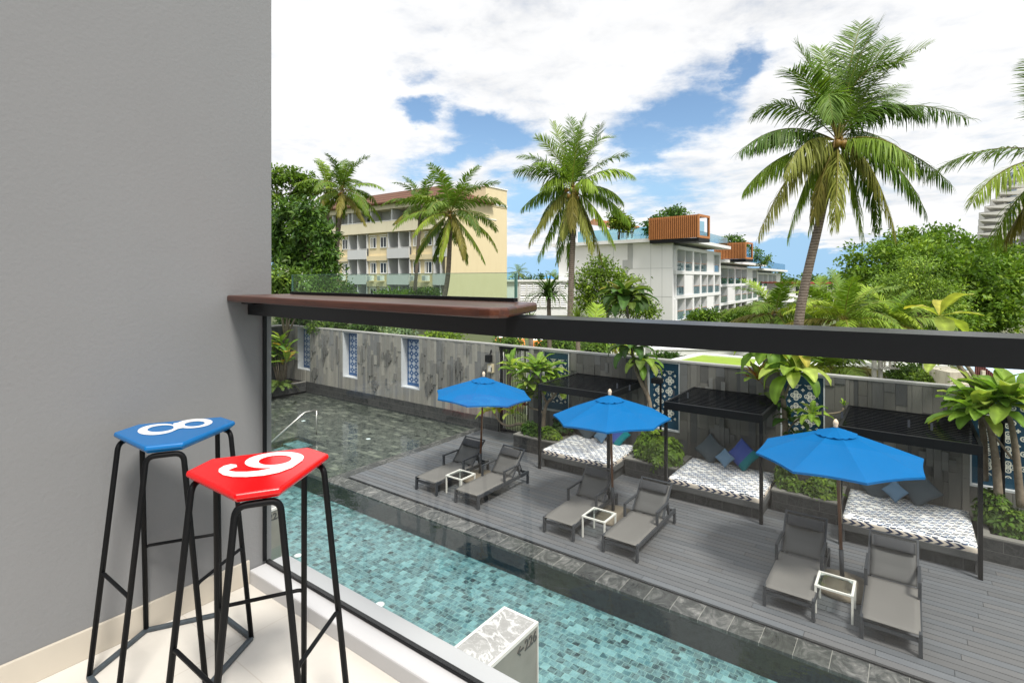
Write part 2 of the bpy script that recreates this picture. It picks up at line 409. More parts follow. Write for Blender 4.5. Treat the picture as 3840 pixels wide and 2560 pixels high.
def stool(cx, cy, mat, label, marks, rot=0.0):
    t = thing('bar_stool', label, 'bar stool', (cx, cy, FZ), rot, 'numbered bar stools on the balcony')
    def pol(a, r, off, z):
        a = math.radians(a); c, s = math.cos(a), math.sin(a)
        return Vector((c * r - s * off, s * r + c * off, z))
    seat = []; hoops = (90, 210, 330)
    for h in hoops: seat += [pol(h, 0.185, -0.052, 0), pol(h, 0.185, 0.052, 0)]
    bt = [Vector((p.x * 0.9, p.y * 0.9, 0)) for p in seat]; mid = seat
    sm = MB(); n = 6
    v = [(p.x, p.y, ST - 0.027) for p in bt] + [(p.x, p.y, ST - 0.012) for p in mid] + [(p.x * 0.975, p.y * 0.975, ST) for p in seat]
    f = [tuple(range(5, -1, -1)), tuple(range(12, 18))]
    for k in (0, 6):
        f += [(k + i, k + (i + 1) % 6, k + 6 + (i + 1) % 6, k + 6 + i) for i in range(6)]
    sm.add(v, f); obj('seat', sm, mat, t, bevel=0.004, seg=3)
    feet = []
    for h in hoops:
        a0, a1 = pol(h, 0.208, -0.118, 0.008), pol(h, 0.208, 0.118, 0.008)
        b0, b1 = pol(h, 0.166, -0.05, ST - 0.036), pol(h, 0.166, 0.05, ST - 0.036)
        obj('leg_hoop', MB().tube(rnd_path([a0, b0, b1, a1], 0.026), 0.0088, 8), M['stool_steel'], t, True)
        feet += [(a0, b0), (a1, b1)]
    for i in (1, 3, 5):
        (a0, b0), (a1, b1) = feet[i], feet[(i + 1) % 6]
        def on(a, b, z): return a + (b - a) * ((z - a.z) / (b.z - a.z))
        p = [on(a0, b0, 0.25), on(a0, b0, 0.335), on(a1, b1, 0.335), on(a1, b1, 0.25)]
        obj('footrest', MB().tube(rnd_path(p, 0.02), 0.006, 6), M['stool_steel'], t, True)
    lp = [f_[0] for f_ in feet]; lp = lp + [lp[0], lp[1]]
    fb = MB()
    for i in range(6): fb.bar(Vector((lp[i].x, lp[i].y, 0.008)), Vector((lp[i + 1].x, lp[i + 1].y, 0.008)), 0.017, 0.014)
    obj('floor_bar', fb, M['worn_steel'], t, bevel=0.003)
    mk = MB(); zz = FZ + ST + 0.0012
    inv = Matrix.Rotation(-rot, 4, 'Z') @ Matrix.Translation((-cx, -cy, -FZ))
    def W2(x, y): return inv @ at_z(400 + x / 1.5812, 1540 + y / 1.5812, zz)
    for mname, data in marks:
        if mname == 'ring':
            (ox, oy, oa, ob), (ix, iy, ia, ib), rr = data; N = 48; vs = []
            for k in range(N):
                g = 2 * PI * k / N
                for (x, y, A, B) in ((ox, oy, oa, ob), (ix, iy, ia, ib)):
                    u, w_ = A * math.cos(g), B * math.sin(g)
                    vs.append(W2(x + u * math.cos(rr) - w_ * math.sin(rr), y + u * math.sin(rr) + w_ * math.cos(rr)))
            mk.add(vs, [(2 * k, 2 * ((k + 1) % N), 2 * ((k + 1) % N) + 1, 2 * k + 1) for k in range(N)])
        else:
            top, bot = data; vs = []
            for p, q in zip(top, bot): vs += [W2(*p), W2(*q)]
            for p in vs: p.z += 0.0006
            mk.add(vs, [(2 * k, 2 * k + 1, 2 * k + 3, 2 * k + 2) for k in range(len(top) - 1)])
    obj('number_mark', mk, M['mark_white'], t)
    return t
stool(-2.038, 0.797, M['stool_blue'], 'blue bar stool with a white 8 on its glossy seat', [
    ('ring', ((300, 109, 117, 31), (321, 104, 80, 18.5), -0.10)),
    ('ring', ((518, 74, 110, 26.5), (521, 76, 61, 14.5), -0.09)),
    ('strip', ([(396, 74), (425, 70), (452, 62)], [(398, 118), (425, 106), (470, 98)]))])
stool(-1.443, 0.78, M['stool_red'], 'red bar stool with a white 9 on its glossy seat', [
    ('ring', ((994, 290, 176, 45), (999, 291, 98, 27), -0.10)),
    ('strip', ([(774, 332), (755, 338), (738, 345), (724, 351), (724, 353), (735, 357), (765, 361), (830, 361), (900, 355), (960, 343), (1040, 325), (1130, 290)],
               [(768, 319), (735, 316), (695, 326), (665, 345), (664, 362), (690, 380), (745, 391), (830, 392), (930, 384), (1020, 366), (1100, 336), (1164, 292)]))])
# ================================================================ pool, deck and garden wall
def ground_mat():
    m = Mat('sandy_ground'); co = m.co()
    n = m.noise(co, 0.08, 8, 0.6)
    c = m.ramp(n, [(0.3, (0.045, 0.065, 0.02)), (0.5, (0.07, 0.085, 0.03)), (0.7, (0.12, 0.115, 0.07))])
    return m.done(m.bsdf(c, 0.9))
gm = MB()
R_ = 3000.0
for (x0, y0, x1, y1) in ((-R_, 14.3, R_, R_), (-R_, -R_, R_, -2.7), (-R_, -2.7, -30, 14.3), (12, -2.7, R_, 14.3)):
    gm.add([(x0, y0, -0.12), (x1, y0, -0.12), (x1, y1, -0.12), (x0, y1, -0.12)], [(0, 1, 2, 3)])
tag(obj('ground', gm, ground_mat()), kind='structure')

def pool_tile(name, size, cols, grout, marble, bump=0.1, offset=0.5, wide=0.02, glow=1.0):
    m = Mat(name); co = m.co(); x, y, z = m.xyz(co)
    g = m.new('NewGeometry'); nx, ny, nz = m.xyz(g.outputs['Normal'])
    v = y * nz.abs().gt(0.5) + z * nz.abs().lt(0.5); u = x * nx.abs().lt(0.5) + y * nx.abs().gt(0.5)
    row = (v / size[1]).floor(); uu = u / size[0] + row * offset
    cell = m.vec(uu.floor(), row, 3.0); rnd = m.white(cell)
    fu = (uu.frac() - 0.5).abs(); fv = ((v / size[1]).frac() - 0.5).abs()
    joint = fu.gt(0.5 - wide).max(fv.gt(0.5 - wide * size[0] / size[1]))
    shift = m.vec(x + rnd * 37.0, y + rnd * 19.0, z)
    mb = m.noise(shift, marble, 7, 0.62, 1.6); sharp = ((mb - 0.5).abs() * 9.0).clamp()
    fac = (rnd * 0.72 + (mb - 0.4) * 0.42).clamp()
    c = m.ramp(fac, cols)
    c = m.mix((1.0 - sharp) * 0.22, c, tuple(min(1.0, k * 1.7 + 0.05) for k in cols[-1][1]))
    c = m.mix(joint * 0.8, c, grout)
    return m.done(m.bsdf(c, 0.5, 0, 0.4, m.bump(mb, bump, 0.01)))
M['green_tile'] = pool_tile('green_pool_tile', (0.115, 0.115), [(0.05, (0.005, 0.017, 0.021)), (0.33, (0.017, 0.056, 0.067)), (0.6, (0.05, 0.125, 0.14)), (0.95, (0.20, 0.33, 0.33))], (0.20, 0.30, 0.27), 3.2, 0.1, 0.5, 0.03)
M['dark_tile'] = pool_tile('dark_pool_wall_tile', (0.2, 0.1), [(0.0, (0.003, 0.004, 0.0045)), (0.6, (0.007, 0.009, 0.0095)), (1.0, (0.015, 0.018, 0.018))], (0.02, 0.024, 0.024), 5.0)
M['slate_tile'] = pool_tile('shallow_slate_tile', (0.30, 0.15), [(0.08, (0.006, 0.007, 0.0065)), (0.36, (0.016, 0.016, 0.0145)), (0.6, (0.048, 0.046, 0.038)), (0.88, (0.21, 0.195, 0.15))], (0.012, 0.013, 0.012), 3.0, 0.3)
M['plinth'] = pool_tile('black_plinth_tile', (0.6, 0.2), [(0.0, (0.018, 0.019, 0.02)), (0.5, (0.028, 0.029, 0.029)), (1.0, (0.05, 0.051, 0.049))], (0.14, 0.14, 0.13), 3.0, 0.2, 0.5, 0.006)
def slate_slab():
    m = Mat('wet_slate_coping'); co = m.co(); x, y, z = m.xyz(co)
    k = (x / 0.42).floor(); r = m.white(m.vec(k, (y / 0.42).floor(), 2.0))
    w_ = m.noise(m.vec(x + r * 31.0, y * 0.7 + r * 17.0, r * 9.0), 3.2, 9, 0.66, 2.4)
    c = m.ramp((w_ * 0.85 + r * 0.14).clamp(), [(0.3, (0.025, 0.026, 0.027)), (0.5, (0.055, 0.058, 0.056)), (0.62, (0.12, 0.12, 0.115)), (0.80, (0.34, 0.33, 0.31))])
    j = ((x / 0.42).frac() - 0.5).abs().gt(0.492)
    c = m.mix(j * 0.7, c, (0.3, 0.29, 0.26))
    return m.done(m.bsdf(c, 0.22, 0, 0.5, m.bump(w_, 0.25, 0.01)))
M['wet_slate'] = slate_slab()
def water_mat():
    m = Mat('pool_water'); co = m.co()
    n = m.noise(co, 2.2, 3, 0.5, 0.4); n2 = m.noise(co, 7.0, 2, 0.5, 0.5)
    nm = m.bump(n + n2 * 0.28, 0.16, 0.05)
    t = m.new('BsdfTransparent'); m.put(t, 'Color', (0.90, 0.985, 0.985))
    g = m.new('BsdfGlossy'); g.inputs['Roughness'].default_value = 0.015; m.nt.links.new(nm, g.inputs['Normal'])
    mx = m.new('MixShader'); m.put(mx, 0, m.facing(0.02, nm))
    m.nt.links.new(t.outputs[0], mx.inputs[1]); m.nt.links.new(g.outputs[0], mx.inputs[2])
    return m.done(mx.outputs[0])
PL = -30.0
wm = MB().add([(PL, 1.2, -0.05), (12, 1.2, -0.05), (12, 8.01, -0.05), (PL, 8.01, -0.05), (-11.80, 8.01, -0.05), (-11.80, 13.86, -0.05), (-23.25, 13.86, -0.05), (-23.25, 8.01, -0.05)],
              [(0, 1, 2, 4, 7, 3), (7, 4, 5, 6)])
tag(obj('pool_water', wm, water_mat()), kind='structure')
tag(obj('pool_floor', MB().add([(PL, 1.2, -0.47), (12, 1.2, -0.47), (12, 8.0, -0.47), (PL, 8.0, -0.47)], [(0, 1, 2, 3)]), M['green_tile']), kind='structure')
ps = MB().box(PL, 8.0, -0.9, 12, 8.14, -0.075).box(PL, 1.2, -0.9, 12, 1.21, 0.0)
tag(obj('pool_side', ps, M['dark_tile']), kind='structure')
sx0, sx1, sy1 = -15.85, -14.72, 9.80
sh = MB()
for (x0, y0, x1, y1) in ((-23.3, 8.14, sx0, 13.9), (sx1, 8.14, -11.8, 13.9), (sx0, sy1, sx1, 13.9)):
    sh.box(x0, y0, -0.9, x1, y1, -0.105)
tag(obj('shallow_floor', sh, M['slate_tile']), kind='structure')
stp = MB().box(sx0, 8.14, -0.9, sx1, 8.8, -0.40).box(sx0, 8.8, -0.9, sx1, 9.3, -0.28)
stp.box(sx0, 9.3, -0.9, sx1, sy1, -0.19)
tag(obj('pool_steps', stp, M['green_tile']), kind='structure')
rimb = MB().box(sx0 - 0.1, 8.16, -0.104, sx0, sy1 + 0.1, -0.098).box(sx1, 8.16, -0.104, sx1 + 0.1, sy1 + 0.1, -0.098).box(sx0, sy1, -0.104, sx1, sy1 + 0.1, -0.098)
tag(obj('step_rim', rimb, M['dark_tile']), kind='structure')
cp = MB().box(-11.80, 8.01, -0.9, 12, 8.44, -0.03).box(-11.80, 8.44, -0.9, -11.43, 13.9, -0.03)
tag(obj('pool_coping', cp, M['wet_slate']), kind='structure')

# deck boards
M['deck'] = toned('grey_composite_decking', 0.55, 0.22, 3.0, 0.15, 30, 0.4, (0.7, 14, 14))
dk = MB(); y = 8.475; i = 0
while y < 13.88:
    y1 = min(y + 0.138, 13.89); x = -11.405 - random.uniform(0, 0)
    offs = [0.0, 1.05, 2.1][i % 3] * 0 + (i * 0.83) % 2.4
    xs = [-11.405] + [v_ for v_ in np.arange(-11.4 + 0.6 + offs, 12.0, 2.4)] + [12.0]
    for a, b in zip(xs[:-1], xs[1:]):
        if b - a < 0.05: continue
        g = random.uniform(0.9, 1.12); wv = random.uniform(-0.004, 0.004)
        dk.box(a + 0.003, y + 0.0045, -0.03, b - 0.003, y1 - 0.0045, random.uniform(-0.0015, 0.0), (0.103 * g + wv, 0.107 * g, 0.113 * g - wv))
    y += 0.142; i += 1
tag(obj('deck', dk, M['deck']), kind='structure')
tag(obj('deck_base', MB().box(-11.43, 8.442, -0.9, 12, 14.3, -0.035), M['black']), kind='structure')

# marker walls with room numbers
M['marble'] = None
def marble_mat():
    m = Mat('grey_veined_marble'); co = m.co()
    n = m.noise(co, 1.7, 8, 0.55, 1.6); n2 = m.noise(co, 4.0, 6, 0.6, 2.2)
    v1 = 1.0 - ((n - 0.5).abs() * 26.0).clamp(); v2 = 1.0 - ((n2 - 0.52).abs() * 40.0).clamp()
    c = m.ramp(m.noise(co, 1.1, 4), [(0.3, (0.22, 0.215, 0.205)), (0.7, (0.33, 0.325, 0.315))])
    c = m.mix((v1 * 0.55 + v2 * 0.3).clamp(), c, (0.66, 0.65, 0.64))
    return m.done(m.bsdf(c, 0.25, 0, 0.5))
M['marble'] = marble_mat()
M['pale_stone'] = simple('pale_stone_trim', (0.62, 0.59, 0.55), 0.4, 0, 0.04, 6)
M['brown_stone'] = simple('grey_brown_stone_cladding', (0.20, 0.19, 0.165), 0.35, 0, 0.35, 2.2)
M['bronze'] = simple('dark_number_metal', (0.045, 0.043, 0.04), 0.45)
def text_mesh(body, size, depth=0.004):
    cu = bpy.data.curves.new('txt', 'FONT'); cu.body = body; cu.size = size; cu.extrude = depth; cu.offset = size * 0.012
    o = bpy.data.objects.new('txt', cu); COL.objects.link(o)
    bpy.context.view_layer.update()
    me = bpy.data.meshes.new_from_object(o.evaluated_get(bpy.context.evaluated_depsgraph_get()))
    bpy.data.objects.remove(o); return me
def marker(x0, txt, label):
    t = thing('marker_wall', label, 'wall', (x0, 0, 0), 0, 'low stone walls standing in the pool')
    w_ = 0.54; y1 = 5.62
    obj('cladding', MB().box(0.012, 1.22, -0.7, w_ - 0.012, y1 - 0.012, 0.655), M['brown_stone'], t)
    obj('marble_top', MB().box(0.035, 1.22, 0.656, w_ - 0.035, y1 - 0.035, 0.698), M['marble'], t)
    tr_ = MB().box(0, 1.22, 0.656, 0.034, y1, 0.7).box(w_ - 0.034, 1.22, 0.656, w_, y1, 0.7).box(0.034, y1 - 0.034, 0.656, w_ - 0.034, y1, 0.7)
    tr_.box(w_ - 0.02, y1 - 0.016, -0.7, w_, y1, 0.655)
    obj('stone_trim', tr_, M['pale_stone'], t)
    me = text_mesh(txt, 0.175); me.materials.clear(); me.materials.append(M['bronze'])
    o = bpy.data.objects.new('number_mark', me); COL.objects.link(o); o.parent = t
    o.rotation_euler = (PI / 2, 0, PI / 2); o.location = (w_ - 0.007, y1 - 0.03 - max(v.co.x for v in me.vertices), 0.49)
    return t
marker(-4.285, '\u2190226', 'low marble topped wall in the pool marked 226')
marker(-10.12, '225', 'low stone wall in the pool beside the grey plaster edge, marked 22 something')

# underwater lights
M['lens'] = simple('frosted_light_lens', (0.85, 0.86, 0.84), 0.4)
M['steel'] = simple('brushed_steel', (0.62, 0.60, 0.56), 0.28, 0.9, 0.08, 40)
LI = [((1033, 1469), -0.10, 'round pool light near the corner planter'), ((1138, 1577.7), -0.10, 'round pool light beyond the steel handrail'), ((1381, 1645.4), -0.10, 'round pool light in the dark shallow pool facing the first lounger'),
      ((1118, 2082), -0.465, 'round light on green tiles behind the red stool'), ((1424, 2266), -0.465, 'round light on green tiles close to the balcony sill'), ((2300, 2520), -0.465, 'round light on green tiles beyond the 226 wall')]
for (px, py), z, lab in LI[:5]:
    p = at_z(px, py, z)
    t = thing('pool_light', lab, 'pool light', p, 0, 'round lights set in the pool floor')
    obj('lens', MB().lathe([(0.068, 0.0), (0.068, 0.008), (0.05, 0.013)], 20), M['lens'], t)
    obj('rim', MB().lathe([(0.085, 0.0), (0.085, 0.006), (0.0685, 0.006), (0.0685, 0.001)], 20), M['steel'], t)
# handrail in the plane X = -15.62
t = thing('pool_handrail', 'steel handrail beside the sunken pool steps', 'handrail', (-15.62, 10.32, -0.1))
def hrp(px, py):
    p = at_x(px, py, -15.62); return Vector((0, p.y - 10.32, p.z + 0.1))
q = [Vector((0, 0, 0)), Vector((0, 0, 0.80)), hrp(1142, 1546), hrp(1015, 1658)]
q[1] = Vector((0, hrp(1187, 1537).y, hrp(1187, 1537).z)); q[0] = Vector((0, q[1].y, 0.0))
obj('post', MB().tube([q[0], q[1] - Vector((0, 0, 0.012))], 0.019, 10), M['steel'], t, True)
obj('grip', MB().tube(rnd_path([q[1], q[2], q[3]], 0.06), 0.024, 10), M['steel'], t, True)

# ---------------------------------------------------------------- garden wall
M['slate_wall'] = toned('slate_cladding', 0.75, 0.16, 5.0, 0.35, 30, 0.3, (2, 2, 0.8))
M['concrete'] = simple('pale_concrete_coping', (0.29, 0.285, 0.27), 0.8, 0, 0.14, 3, 0.2, 30)
M['reveal'] = simple('pale_grey_reveal', (0.50, 0.52, 0.53), 0.7, 0, 0.1, 2)
WY = 13.9
niches = [(-22.46, -21.47, 0.92), (-19.12, -18.14, 0.92), (-15.52, -14.53, 0.92), (-9.12, -8.17, 1.0), (-5.72, -4.83, 1.0), (-2.44, -1.53, 1.0), (0.955, 2.95, 0.95)]
gate_x = (-10.82, -9.63)
gw = thing('garden_wall', 'long slate clad garden wall behind the pool and daybeds', 'wall', (0, WY, 0))
xs0, xs1 = -23.3, 12.0
core = MB(); slabs = MB(); rv = MB(); cop = MB()
cuts = sorted([(a, b, z) for a, b, z in niches] + [(gate_x[0], gate_x[1], 0.0)])
def coreblock(x0, x1, z0, z1): core.box(x0, 0.03, z0, x1, 0.16, z1); core.box(x0, 0.161, z0, x1, 0.40, min(z1, 2.3))
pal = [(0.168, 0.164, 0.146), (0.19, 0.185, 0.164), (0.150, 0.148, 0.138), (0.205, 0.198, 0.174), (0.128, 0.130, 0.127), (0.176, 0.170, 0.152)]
def clad(x0, x1, z0, z1):
    x = x0
    while x < x1 - 0.01:
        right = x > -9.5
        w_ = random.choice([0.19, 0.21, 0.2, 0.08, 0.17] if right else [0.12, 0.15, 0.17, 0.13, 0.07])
        if x + w_ > x1 - 0.05: w_ = x1 - x
        z = z0
        while z < z1 - 0.01:
            h = random.uniform(0.28, 1.25)
            if z + h > z1 - 0.12: h = z1 - z
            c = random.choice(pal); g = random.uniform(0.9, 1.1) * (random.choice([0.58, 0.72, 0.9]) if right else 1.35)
            out = random.choice([0, 0.004, 0.008, 0.012, 0.02])
            slabs.box(x + 0.0025, -out, z + 0.0025, x + w_ - 0.0025, 0.028, z + h - 0.0025, (c[0] * g, c[1] * g, c[2] * g))
            z += h
        x += w_
def solid(x0, x1):
    coreblock(x0, x1, -0.2, 2.80)
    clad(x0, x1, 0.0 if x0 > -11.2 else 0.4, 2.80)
x = xs0
for (a, b, z) in cuts:
    solid(x, a)
    if z > 0:
        coreblock(a, b, -0.2, z)
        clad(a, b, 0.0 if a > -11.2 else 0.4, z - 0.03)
        rv.box(a, -0.006, z - 0.028, b, 0.39, z + 0.012)
        rv.box(a + 0.001, -0.004, z + 0.013, a + 0.03, 0.39, 2.79); rv.box(b - 0.03, 0.0, z + 0.013, b - 0.001, 0.39, 2.79)
        rv.box(a + 0.03, 0.02, 2.755, b - 0.03, 0.39, 2.79); core.box(a, 0.161, 2.3, b, 0.40, 2.31) if 0 else None
    x = b
solid(x, xs1)
# fins and stepped crosses standing proud of the wall
def free(x0, x1, z0):
    return all(x1 < a - 0.05 or x0 > b + 0.05 for a, b, z in cuts)
fins = MB()
for k in range(110):
    fx = random.uniform(-23.0, -11.2) if k < 80 else random.uniform(-8.0, 4)
    h = random.choice([0.26, 0.3, 0.55, 0.75, 0.85]) ; fz = random.uniform(0.75 if k < 80 else 1.1, 2.75 - h)
    w_ = random.choice([0.07, 0.1, 0.13]) if h > 0.4 else 0.09
    if not free(fx, fx + w_, fz): continue
    g = random.uniform(0.8, 1.15)
    fins.box(fx, -random.uniform(0.03, 0.065), fz, fx + w_, -0.021, fz + h, (0.155 * g, 0.155 * g, 0.145 * g))
crosses = [(-21.12, 0.79), (-17.01, 0.84), (-16.23, 1.95), (-12.56, 1.98), (-14.0, 1.11), (-20.3, 1.9), (-23.0, 1.6), (-3.75, 1.14), (0.45, 1.36), (-7.0, 1.2)]
for cx, cz in crosses:
    s_ = 0.052 if cx < -9 else 0.075
    for j in range(-2, 3):
        hh = [0.30, 0.15, 0.055][abs(j)] * (1.0 if cx < -9 else 1.25)
        g = random.uniform(0.85, 1.05)
        fins.box(cx + (j - 0.5) * s_ * 1.6 + 0.002, -0.055 - 0.012 * (2 - abs(j)), cz - hh - 0.02 * j, cx + (j + 0.5) * s_ * 1.6 - 0.002, -0.021, cz + hh - 0.02 * j, (0.13 * g, 0.13 * g, 0.122 * g))
obj('core', core, M['concrete'], gw); obj('slate_cladding', slabs, M['slate_wall'], gw); obj('niche_reveal', rv, M['reveal'], gw)
obj('stone_fins', fins, M['slate_wall'], gw)
cop.box(xs0, -0.02, 2.801, xs1, 0.18, 2.855)
obj('coping', cop, M['concrete'], gw, bevel=0.006)
obj('plinth', MB().box(xs0 + 0.02, -0.035, -0.2, gate_x[0], 0.0295, 0.40), M['plinth'], gw)
# return wall at the far end of the shallow pool
rw = thing('end_wall', 'dark slate wall at the far end of the shallow pool', 'wall', (-23.3, 13.9, 0))
b_ = MB(); yy = -6.0
while yy < -0.01:
    z = 0
    while z < 2.8:
        h = min(random.uniform(0.4, 1.2), 2.8 - z); g = random.uniform(0.6, 1.0)
        b_.box(-0.03, yy + 0.002, z + 0.002, 0.0, yy + 0.148, z + h - 0.002, (0.10 * g, 0.105 * g, 0.10 * g)); z += h
    yy += 0.15
obj('slate_cladding', b_, M['slate_wall'], rw)
obj('core', MB().box(-0.35, -6, -0.9, -0.031, 0.4, 2.8), M['concrete'], rw); obj('coping', MB().box(-0.38, -6, 2.801, 0.02, -0.04, 2.86), M['concrete'], rw)

# lattice screens
def lattice(name, dark, light, per):
    m = Mat(name); x, y, z = m.xyz(m.co())
    u = (x / per).frac() - 0.5; v = (z / per).frac() - 0.5
    def ring(a, b, cu, cv, r0_, r1_):
        d = ((a - cu) * (a - cu) + (b - cv) * (b - cv)).sqrt()
        return d.gt(r0_) * d.lt(r1_)
    au, av = u.abs(), v.abs()
    def dist(a, b, cu, cv): return ((a - cu) * (a - cu) + (b - cv) * (b - cv)).sqrt()
    d1 = dist(au, av, 0.235, 0.0); d2 = dist(au, av, 0.0, 0.235); dm = d1.min(d2)
    r = dm.gt(0.105) * dm.lt(0.178)                      # four lobed outline
    r = r.max(dm.lt(0.05)).max(dist(au, av, 0.10, 0.10).lt(0.035)).max(dist(au, av, 0.0, 0.0).lt(0.05))
    pu, pv = 0.5 - au, 0.5 - av                          # small cross between the medallions
    r = r.max(dist(pu, pv, 0.085, 0.0).lt(0.052)).max(dist(pu, pv, 0.0, 0.085).lt(0.052)).max((pu + pv).lt(0.07))
    c = m.mix(r, dark, light)
    return m.done(m.bsdf(c, 0.5, 0, 0.4))
M['lat_a'] = lattice('blue_white_lattice', (0.03, 0.09, 0.22), (0.62, 0.66, 0.70), 0.245)
M['lat_b'] = lattice('petrol_cream_lattice', (0.008, 0.045, 0.085), (0.70, 0.69, 0.60), 0.285)
M['blue_frame'] = simple('blue_metal_frame', (0.03, 0.09, 0.22), 0.45, 0, 0.08, 6)
M['petrol_frame'] = simple('petrol_metal_frame', (0.008, 0.055, 0.10), 0.45, 0, 0.1, 6)
labs = ['blue lattice screen in the wall niche nearest the corner planter', 'blue lattice screen in the middle niche above the shallow pool', 'blue lattice screen nearest the first parasol',
        'petrol lattice screen partly behind the bright leafy tree by the gate', 'petrol lattice screen behind the slim black lamp post', 'petrol lattice screen behind the drooping tree between two daybeds', 'wide petrol lattice screen behind two grey trunks']
for (a, b, z0), lab in zip(niches, labs):
    if not lab: continue
    first = a < -11; yy = 0.30 if first else 0.10
    t = thing('lattice_screen', lab, 'screen', ((a + b) / 2, WY + yy, z0), 0, 'lattice screens set in the garden wall')
    hw = (b - a) / 2 - 0.031; top = 2.753 - z0; bd = 0.10 if not first else 0.06; mt = M['blue_frame'] if first else M['petrol_frame']
    obj('frame', MB().box(-hw, -0.012, 0.014, -hw + bd, 0.02, top).box(hw - bd, -0.012, 0.014, hw, 0.02, top).box(-hw + bd, -0.012, 0.014, hw - bd, 0.02, 0.014 + bd * 2).box(-hw + bd, -0.012, top - bd * 2, hw - bd, 0.02, top), mt, t)
    obj('pattern_panel', MB().box(-hw + bd, 0.0, 0.014 + bd * 2, hw - bd, 0.015, top - bd * 2), M['lat_a'] if first else M['lat_b'], t)

# gate
t = thing('bar_gate', 'black metal gate of close vertical bars in the wall', 'gate', (gate_x[0], WY + 0.08, 0))
gwid = gate_x[1] - gate_x[0]
obj('frame', MB().box(0.002, -0.02, 0.0, 0.06, 0.03, 2.79).box(gwid - 0.06, -0.02, 0, gwid - 0.002, 0.03, 2.79).box(0.06, -0.02, 2.70, gwid - 0.06, 0.03, 2.79).box(0.06, -0.02, 0.02, gwid - 0.06, 0.03, 0.1).box(0.06, -0.02, 0.98, gwid - 0.06, 0.03, 1.05), M['black'], t)
gb = MB(); xx = 0.085
while xx < gwid - 0.07:
    gb.box(xx, -0.006, 0.1, xx + 0.018, 0.008, 0.98); gb.box(xx, -0.006, 1.05, xx + 0.018, 0.008, 2.7); xx += 0.066
obj('bars', gb, M['black'], t); obj('lock_box', MB().box(0.01, -0.045, 1.45, 0.10, -0.021, 1.75), M['black'], t, bevel=0.005)
tag(obj('white_screen_wall', MB().box(-11.6, 16.6, -0.12, -8.8, 16.75, 2.3), M['white']), 'plain white wall seen through the bars of the gate', 'wall')
# wall lights
t = thing('flood_lamp', 'black wall spotlight on the slate beside the gate', 'lamp', (-11.12, WY - 0.02, 2.40))
obj('housing', MB().box(-0.10, -0.22, -0.14, 0.10, -0.06, 0.10), M['black'], t, bevel=0.015); obj('arm', MB().bar((0, -0.07, 0.1), (0, 0.0, 0.25), 0.04, 0.03), M['black'], t)
M['cream_plastic'] = simple('aged_cream_plastic', (0.52, 0.45, 0.30), 0.5, 0, 0.12, 9)
t = thing('switch_box', 'cream electrical box on the slate beside the gate', 'electrical box', (-11.10, WY - 0.022, 2.05))
obj('case', MB().box(-0.11, -0.11, -0.14, 0.11, 0.0, 0.14), M['cream_plastic'], t, bevel=0.012); obj('door', MB().box(-0.07, -0.118, -0.10, 0.07, -0.1105, 0.10), M['pale_stone'], t)
# ================================================================ deck furniture
# ---- pergolas
def pergola(x0, label):
    t = thing('pergola', label, 'pergola', (x0, 11.8, 0), 0, 'black slatted pergolas over the daybeds')
    w_ = 2.06; d = 2.06; h = 2.23
    for x in (0, w_ - 0.065): obj('post', MB().box(x, 0, 0, x + 0.065, 0.065, h - 0.171), M['black'], t, bevel=0.003)
    obj('front_beam', MB().box(0, -0.001, h - 0.17, w_, 0.05, h), M['black'], t, bevel=0.003)
    for x in (0.0, w_ - 0.05): obj('side_beam', MB().box(x, 0.051, h - 0.15, x + 0.05, d + 0.03, h - 0.002), M['black'], t, bevel=0.003)
    obj('back_beam', MB().box(0.051, d - 0.02, h - 0.15, w_ - 0.051, d + 0.03, h - 0.004), M['black'], t)
    sl = MB(); y = 0.13
    while y < d - 0.06:
        sl.bar((0.052, y, h - 0.05), (w_ - 0.052, y, h - 0.05), 0.04, 0.075); y += 0.137
    obj('slats', sl, M['charcoal_slat'], t)
    return t
M['charcoal_slat'] = simple('black_slat_paint', (0.007, 0.008, 0.010), 0.12, 0, 0.1, 20, 0, 60, 1.0)
pergola(-7.88, 'black slatted pergola nearest the metal gate')
pergola(-4.46, 'black slatted pergola with the tall slate wall and cross behind, between two shrubs')
pergola(-1.08, 'black slatted pergola partly hidden by the largest parasol')

